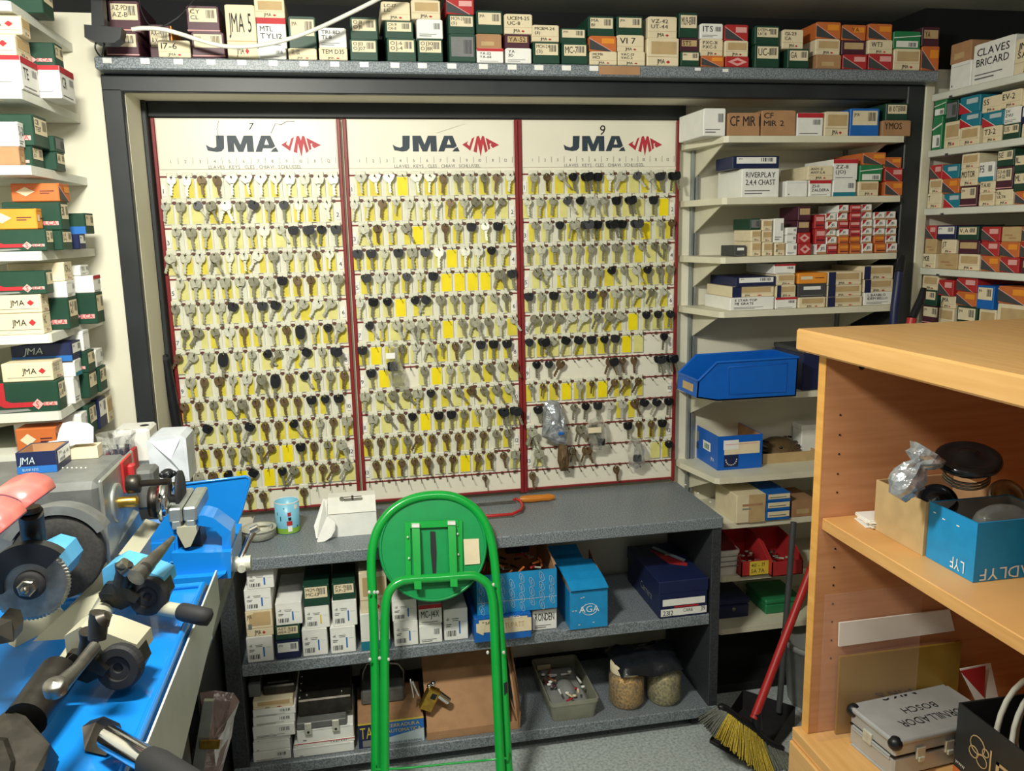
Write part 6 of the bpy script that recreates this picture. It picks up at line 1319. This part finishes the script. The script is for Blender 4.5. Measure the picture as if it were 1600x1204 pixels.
# carriage bar
k = MB(); k.sweep([Q(195, 905, 1.40), Q(80, 1075, 1.09)], .015, 16); k.build('carriage_bar', 'machine_cream', dm)
k = MB(); k.sweep([Q(92, 1050, 1.09), Q(40, 1125, 1.0)], .025, 20); k.build('carriage_sleeve', 'dark_steel', dm)
def clamp(cx, cy, d, s, light, lever, flip=False):
    """clamp head: pixel centre, depth, scale"""
    f = s*d/FPX
    o_ = Q(cx, cy, d); R_ = CR; U_ = Vector((0, 0, 1)); Fd = Vector((CR.y, -CR.x, 0)).normalized()
    Fd = Vector((-.15, -1, 0)).normalized(); Rr = Vector((1, -.15, 0)).normalized()
    def L(a, b, c=0): return o_+Rr*(a*f)+Vector((0, 0, -b*f))+Fd*(c*f)
    k = MB(); k.ext([L(-42, -28), L(-20, -40), L(12, -30), L(50, -12), L(52, 6), L(-10, 10), L(-42, 0)], -Fd*.05); k.build('clamp_housing', light, dm)
    k = MB(); k.ext([L(-46, 8, 12), L(-34, -10, 12), L(2, -10, 12), L(10, 4, 12), L(4, 26, 12), L(-14, 34, 12), L(-42, 22, 12)], -Fd*.028)
    k.ext([L(-40, 0, 14), L(-20, -16, 14), L(8, -6, 14), L(20, 10, 14), L(14, 18, 14), L(-16, 2, 14)], Fd*.012); k.build('clamp_jaw', 'dark_steel', dm)
    k = MB(); k.lathe([(28*f, 0), (30*f, .002), (30*f, .014), (27*f, .018), (17*f, .018), (16*f, .015), (7*f, .015), (6*f, .012), (0, .012)], L(30, 14, 2), (Fd+Vector((0, 0, .15))), n=32, smooth=False); k.build('clamp_wheel', 'rubber', dm)
    k = MB(); k.ext([L(50, -8, 1), L(56, 16, 1), L(40, 44, 1), L(4, 48, 1), L(0, 20, 1)], -Fd*.03); k.build('clamp_plate', 'dark_steel', dm)
    k = MB(); k.sweep([L(-4, -14, 22), L(2, -34, 24), L(4, -46, 25)], [.0125, .0115, .013], 16); k.build('screw_post', 'dark_steel', dm)
    return L, f
L1, f1 = clamp(205, 915, 1.30, 1.0, 'machine_light_blue', None)
k = MB(); k.sweep([L1(0, -36, 24), L1(10, -44, 22)], .014, 14); pts = [Q(232, 885, 1.26), Q(252, 862, 1.30), Q(268, 842, 1.35)]
k.sweep([Q(212, 902, 1.24), Q(232, 880, 1.27)], [.014, .012], 14); k.sweep([Q(228, 886, 1.25), Q(244, 868, 1.28), Q(270, 840, 1.34)], [.010, .0095, .004], 10); k.build('lever', 'steel', dm)
k = MB(); k.sweep([Q(245, 948, 1.30), Q(285, 955, 1.29)], .0115, 14); k.build('handle_rod', 'machine_cream', dm)
k = MB(); k.sweep([Q(284, 955, 1.29), Q(292, 957, 1.285), Q(315, 962, 1.28), Q(327, 964, 1.28), Q(330, 965, 1.28)], [.0135, .0145, .0145, .0135, .008], 16); k.build('handle_grip', 'rubber', dm)
L2, f2 = clamp(155, 1022, 1.12, 1.18, 'machine_cream', None)
k = MB(); k.sweep([Q(152, 998, 1.06), Q(154, 970, 1.06), Q(158, 958, 1.06)], [.011, .012, .014], 14); k.sweep([Q(160, 968, 1.05), Q(168, 962, 1.05)], [.012, .006], 12); k.build('screw_head', 'dark_steel', dm)
k = MB(); k.sweep([Q(148, 1010, 1.03), Q(120, 1045, .99), Q(90, 1075, .95)], [.008, .0075, .011], 12); k.lathe([(.0125, 0), (.0125, .012), (.010, .014), (.006, .014), (0, .016)], Q(88, 1080, .945), (0, -.3, 1), n=20); k.build('lever', 'steel', dm)
k = MB(); k.sweep([Q(212, 985, 1.18), Q(230, 992, 1.17)], .005, 10); k.build('red_button', 'red', dm)
# near clamp block at lower left
k = MB(); k.ext([Q(-6, 1122, .99), Q(12, 1108, 1.0), Q(40, 1118, .99), Q(78, 1162, .96), Q(68, 1200, .93), Q(40, 1230, .9), Q(-10, 1225, .9)], Vector((.0, .02, -.03))); k.ext([Q(-10, 1150, .96), Q(12, 1152, .96), Q(24, 1185, .93), Q(16, 1230, .89), Q(-20, 1230, .89)], Vector((0, -.012, .004))); k.build('clamp_jaw', 'dark_steel', dm)
k = MB(); k.ext([Q(0, 965, 1.06), Q(18, 968, 1.06), Q(23, 985, 1.05), Q(21, 1002, 1.05), Q(0, 1006, 1.05), Q(-15, 985, 1.05)], Vector((0, .03, 0))); k.build('side_clamp', 'dark_steel', dm)
k = MB(); k.ext([Q(128, 1135, 1.02), Q(150, 1128, 1.03), Q(176, 1140, 1.02), Q(182, 1160, 1.0), Q(165, 1180, .99), Q(132, 1172, 1.0)], Vector((0, .03, -.01))); k.build('lever_boss', 'dark_steel', dm)
k = MB(); k.sweep([Q(170, 1152, .99), Q(235, 1190, .93)], .0145, 18); k.build('handle_rod', 'chrome', dm)
k = MB(); k.sweep([Q(233, 1189, .932), Q(245, 1196, .92), Q(330, 1250, .86)], [.0165, .018, .018], 18); k.build('handle_grip', 'rubber', dm)

# ---------------- grey motor box
Ym = -1.12
gm = empty('bench_grinder', tuple(W(120, 900, Y=-1.0))); tag(gm, 'grey key-polishing machine box with end plate behind the blue duplicator', 'machine')
a = W(158, 764, Y=Ym); xg = a.x; zg = W(100, 757, Y=Ym).z; Yb2 = -.915
k = MB(); k.box(-1.02, Ym, ZB+.001, xg-.004, Yb2, zg, 0, .012)
for i in range(6): p = W(98+i*7.2, 731, Z=zg); k.sphere((p.x, p.y, zg), .0022, 6, 1)
k.build('housing', ['machine_grey', 'bright_nickel'], gm)
k = MB(); k.box(xg-.004, Ym-.004, ZB+.001, xg+.003, Yb2+.004, zg+.004, 0, .003); k.build('end_plate', 'machine_plate', gm)
k = MB(); p = W(197, 740, X=xg+.004); k.box(xg+.003, p.y-.03, p.z-.03, xg+.008, p.y+.035, p.z+.032, 0, .002); k.box(xg+.008, p.y-.008, p.z-.014, xg+.020, p.y+.012, p.z+.018, 0, .003); k.build('switch', 'red', gm)
pc = W(182, 785, X=xg+.003); k = MB(); k.lathe([(.036, 0), (.036, .004), (.030, .005), (0, .005)], pc, (1, 0, 0), n=32); k.build('flange', 'machine_plate', gm)
k = MB(); k.lathe([(.010, 0), (.010, .03), (.007, .034), (0, .034)], pc+Vector((.004, 0, 0)), (1, 0, 0), n=16); k.build('spindle', 'gold', gm)
k = MB(); q = pc+Vector((.018, .01, .030)); k.lathe([(.014, 0), (.017, .002), (.017, .022), (.010, .024), (.006, .025), (.006, .075), (0, .075)], q, (1, 0, 0), n=20); k.build('chuck', 'dark_steel', gm)
q = Vector((W(234, 784, Y=-.98).x, -.98, W(234, 784, Y=-.98).z))
k = MB(); k.lathe([(.020, 0), (.030, .002), (.031, .014), (.026, .016), (.026, .018)], q, (1, 0, 0), n=32); k.build('grinding_disc', 'dark_steel', gm)
k = MB(); k.lathe([(.026, .018), (.040, .020), (.041, .036), (.036, .040), (.012, .040), (.010, .048), (0, .048)], q, (1, 0, 0), n=40); k.build('polishing_disc', 'chrome', gm)
k = MB(); k.lathe([(.022, .048), (.040, .050), (.040, .056), (0, .057)], q+Vector((0, .02, .012)), (1, 0, 0), n=32); k.build('brush_disc', 'rubber', gm)
k = MB(); k.ext([W(172, 843, Y=-1.08), W(208, 795, Y=-.95), W(217, 800, Y=-.95), W(182, 856, Y=-1.08)], (0, .02, -.03)); k.build('tool_rest', 'machine_plate', gm)
k = MB(); k.ext([W(185, 866, Y=-1.1), W(228, 810, Y=-.95), W(250, 818, Y=-.95), W(215, 868, Y=-1.1)], (0, .03, -.05)); k.build('bed', 'machine_cream', gm)
k = MB(); b0 = W(208, 768, Y=-.90); b1 = W(238, 735, Y=-.90); k.box(b0.x, -.90, b0.z-.04, b1.x, -.84, b1.z, 0, .006); k.build('gearbox', 'machine_grey', gm)
for i, (x, y) in enumerate(((249, 762), (262, 740))):
    k = MB(); p = W(x, y, Y=-.97); k.sphere(p, .013, 12, 0, (1, 1, .8))
    for j in range(5): t = j*1.2566; k.sphere(p+Vector((.011*math.cos(t), .011*math.sin(t), 0)), .006, 8)
    k.sweep([p, p-Vector((0, 0, .035))], .006, 10); k.build('star_knob', 'black_plastic', gm)

# ---------------- blue clamping machine (vise)
vm = empty('vise_machine', tuple(W(290, 905, Y=-.95))); tag(vm, 'bright blue cast vise machine with wrapped jaws beside the key boards', 'vise')
MBm = 'machine_blue'
k = MB(); k.slab([(262, 768), (279, 757), (384, 744), (389, 746), (390, 753), (377, 800), (361, 838), (320, 850), (262, 830)], -.80, .006); k.sweep([W(x, y, Y=-.80) for x, y in ((279, 757), (384, 744), (389, 747), (390, 753), (377, 800), (362, 836))], .003, 8); k.build('splash_shield', MBm, vm)
Yv = -1.02
k = MB(); k.slab([(128, 862), (200, 860), (204, 900), (128, 906)], Yv+.01, .10); k.slab([(196, 850), (272, 848), (276, 905), (196, 903)], Yv, .14); k.build('left_base', MBm, vm)
k = MB(); k.slab([(228, 850), (261, 803), (276, 806), (277, 838), (279, 862), (262, 862)], Yv+.004, .05); k.build('arm', MBm, vm)
k = MB(); k.slab([(304, 806), (318, 805), (333, 809), (361, 830), (361, 866), (347, 866), (347, 840), (333, 824), (304, 820)], Yv+.004, .06); k.build('arm', MBm, vm)
k = MB(); k.slab([(268, 864), (361, 862), (361, 903), (276, 908)], Yv-.012, .16); k.build('body', MBm, vm)
k = MB(); k.slab([(248, 906), (330, 900), (352, 896), (325, 914), (300, 925), (250, 934)], Yv-.03, .10); k.build('foot', MBm, vm)
k = MB(); t0 = W(247, 895, Y=Yv-.002); k.text('RESSA', t0, (1, 0, 0), (0, 0, 1), .022, 0, width=.055); k.build('cast_letters', 'machine_light_blue', vm)
p = W(283, 806, Y=Yv-.01); q = W(306, 772, Y=-.88)
for i in (0, 1):
    k = MB(); x0 = W(264+23*i, 806, Y=Yv).x; x1 = W(285+23*i, 806, Y=Yv).x; zt = W(270, 800, Y=Yv).z
    k.box(x0, Yv-.004, zt-.020, x1, Yv+.13, zt+.008, 0, .003); k.box(x0+.004, Yv-.004, zt-.034, x1-.004, Yv+.02, zt-.016, 0, .002); k.build('wrapped_jaw', 'foil_bag' if False else 'machine_plate', vm)
k = MB(); k.slab([(276, 824), (306, 822), (308, 831), (298, 853), (289, 856), (276, 832)], Yv-.006, .05); k.build('v_block', 'machine_cream', vm)
k = MB(); k.slab([(274, 838), (312, 826), (318, 862), (280, 864)], Yv+.02, .05); k.build('slide', 'dark_steel', vm)
k = MB(); p = W(376, 880, Y=Yv+.03); x0 = W(361, 880, Y=Yv+.03).x; k.cyl((x0, p.y, p.z), (p.x+.020, p.y, p.z), .015, n=18); k.cyl((p.x+.004, p.y-.012, p.z-.003), (p.x+.004, p.y-.022, p.z-.003), .008, n=12); k.build('screw_end', 'bright_nickel', vm)
k = MB(); k.sweep([W(376, 872, Y=Yv+.03), W(388, 845, Y=Yv+.05), W(398, 828, Y=Yv+.06)], .006, 12); k.sweep([W(392, 830, Y=Yv+.06), W(404, 824, Y=Yv+.06)], .008, 10); k.build('tommy_bar', 'chrome', vm)

# ---------------- things on the motor box and the stand
a = W(27, 733, Y=-1.03); b = W(90, 735, Y=-1.03); zt = W(60, 706, Y=-1.03).z
r_, f_, T_ = opencarton((a.x, -1.03, zg+.0006), b.x-a.x, .075, zt-zg, 0, 'navy', 'cardboard', 'navy JMA box open on top of the grey machine', 'box')
k = MB(); f_.t(k, 'JMA', .06, .44, .34, 'silver_print', width=.42, slant=.2); f_.q(k, 0, 0, 1, .34, 'blue_ink'); f_.t(k, 'BLANK KEYS', .14, .12, .12, 'silver_print', width=.4, off=.002); k.build('side_print', LABM, r_)
fe = Face((b.x, -1.03, zg), (0, 1, 0), (0, 0, 1), (1, 0, 0), .075, zt-zg); k = MB(); fe.q(k, .1, .35, .95, .95, 'paper'); fe.t(k, 'JMA', .15, .75, .14, 'ink', width=.3); fe.t(k, 'HK-4B', .45, .6, .16, 'ink', width=.45); fe.bar(k, .2, .4, .6, .55); k.build('label', LABM, r_)
k = MB(); x0, x1 = a.x, b.x; y1 = -.957; k.slab([(86, 698), (93, 670), (98, 661), (110, 658), (138, 661), (146, 667), (146, 692), (118, 694), (100, 700)], -.953, .0012); k.ext([W(58, 700, Y=-.957), W(86, 698, Y=-.957), W(92, 688, Y=-.957), W(70, 692, Y=-.957)], (0, .001, .001)); k.build('lid', 'white_plastic', r_)
# cream tray box behind
zc = 1.0005
a = W(116, 712, Y=-.93); b = W(148, 712, Y=-.93); k = MB(); k.box(a.x, -.93, zg-.06, b.x+.03, -.925, zg-.055)
r_, f_, T_ = opencarton((a.x, -.948, zg+.0008), .048, .03, W(130, 695, Y=-.93).z-zg, 0, 'cream', 'cream', 'small cream tray behind the navy box on the grey machine', 'tray')
# white angular carton
a = W(248, 760, Y=-.62); b = W(297, 755, Y=-.62); zt = W(265, 680, Y=-.62).z; w = b.x-a.x
k = MB(); y0 = -.62
k.ext([(a.x-.012, y0, zc), (b.x, y0, zc), (b.x, y0, zt-.010), (b.x-.012, y0, zt), (a.x, y0, zt), (a.x-.018, y0, zt-.012)], (0, .09, 0))
k.add([(a.x-.010, y0-.001, zt-.012), (b.x-.012, y0-.001, zt-.008), (a.x+w*.5, y0-.012, zt-.055)], [(0, 1, 2)]); k.add([(b.x-.010, y0-.001, zt-.010), (b.x-.004, y0-.001, zc+.004), (a.x+w*.5, y0-.012, zt-.055)], [(0, 1, 2)]); k.add([(a.x-.010, y0-.001, zt-.012), (a.x+w*.5, y0-.012, zt-.055), (b.x-.004, y0-.001, zc+.004), (a.x-.008, y0-.001, zc+.01)], [(0, 1, 2, 3)])
mat('carton_white', (214, 220, 228), .5); o = k.build('white_carton', 'carton_white'); tag(o, 'tall white carton with folded flaps standing before the left board', 'carton')
# cream box
a = W(196, 716, Y=-.40); b = W(240, 714, Y=-.40); zt = W(215, 668, Y=-.40).z
k = MB(); k.box(a.x-.02, -.42, zc, b.x, -.33, zt, 0, .006); k.lathe([(.012, 0), (.010, .001)], (b.x-.02, -.375, zt), n=14, m=1); o = k.build('tissue_box', ['paper', 'ink']); tag(o, 'white box with oval opening behind the red holder', 'box')
# red holder with bag of pens
a = W(186, 722, Y=-.52); k = MB(); R_ = .034; k.lathe([(R_*.9, 0), (R_, .004), (R_*1.04, .050), (R_*.98, .050), (R_*.9, .006), (0, .006)], (a.x, -.50, zc), n=32); k.box(a.x+R_*.8, -.525, zc, a.x+R_*1.1, -.49, zc+.062, 0, .002); o = k.build('red_holder', 'red'); tag(o, 'red plastic holder with a bag of blue tubes behind the grey machine', 'holder')
for i in range(4): k = MB(); p = Vector((a.x-.016+.010*i, -.50, zc+.02)); k.sweep([p, p+Vector((-.006+.003*i, 0, .042+.008*(i % 2)))], .0055, 10); k.build('tube', 'navy', o)
k = MB(); n = 14; vs = []; rg = random.Random(3)
for i in range(5):
    for j in range(n): t = 2*math.pi*j/n; r_0 = (R_*.85+i*.004)*rg.uniform(.85, 1.1); vs.append((a.x-.002*i+r_0*math.cos(t), -.50+r_0*math.sin(t), zc+.03+i*.017))
k.add(vs, [(i*n+j, i*n+(j+1) % n, (i+1)*n+(j+1) % n, (i+1)*n+j) for i in range(4) for j in range(n)]); k.build('bag', 'clear_bag', o)
print('N objects', len(bpy.data.objects))
for o in bpy.data.objects:
    if '_o' in o: del o['_o']
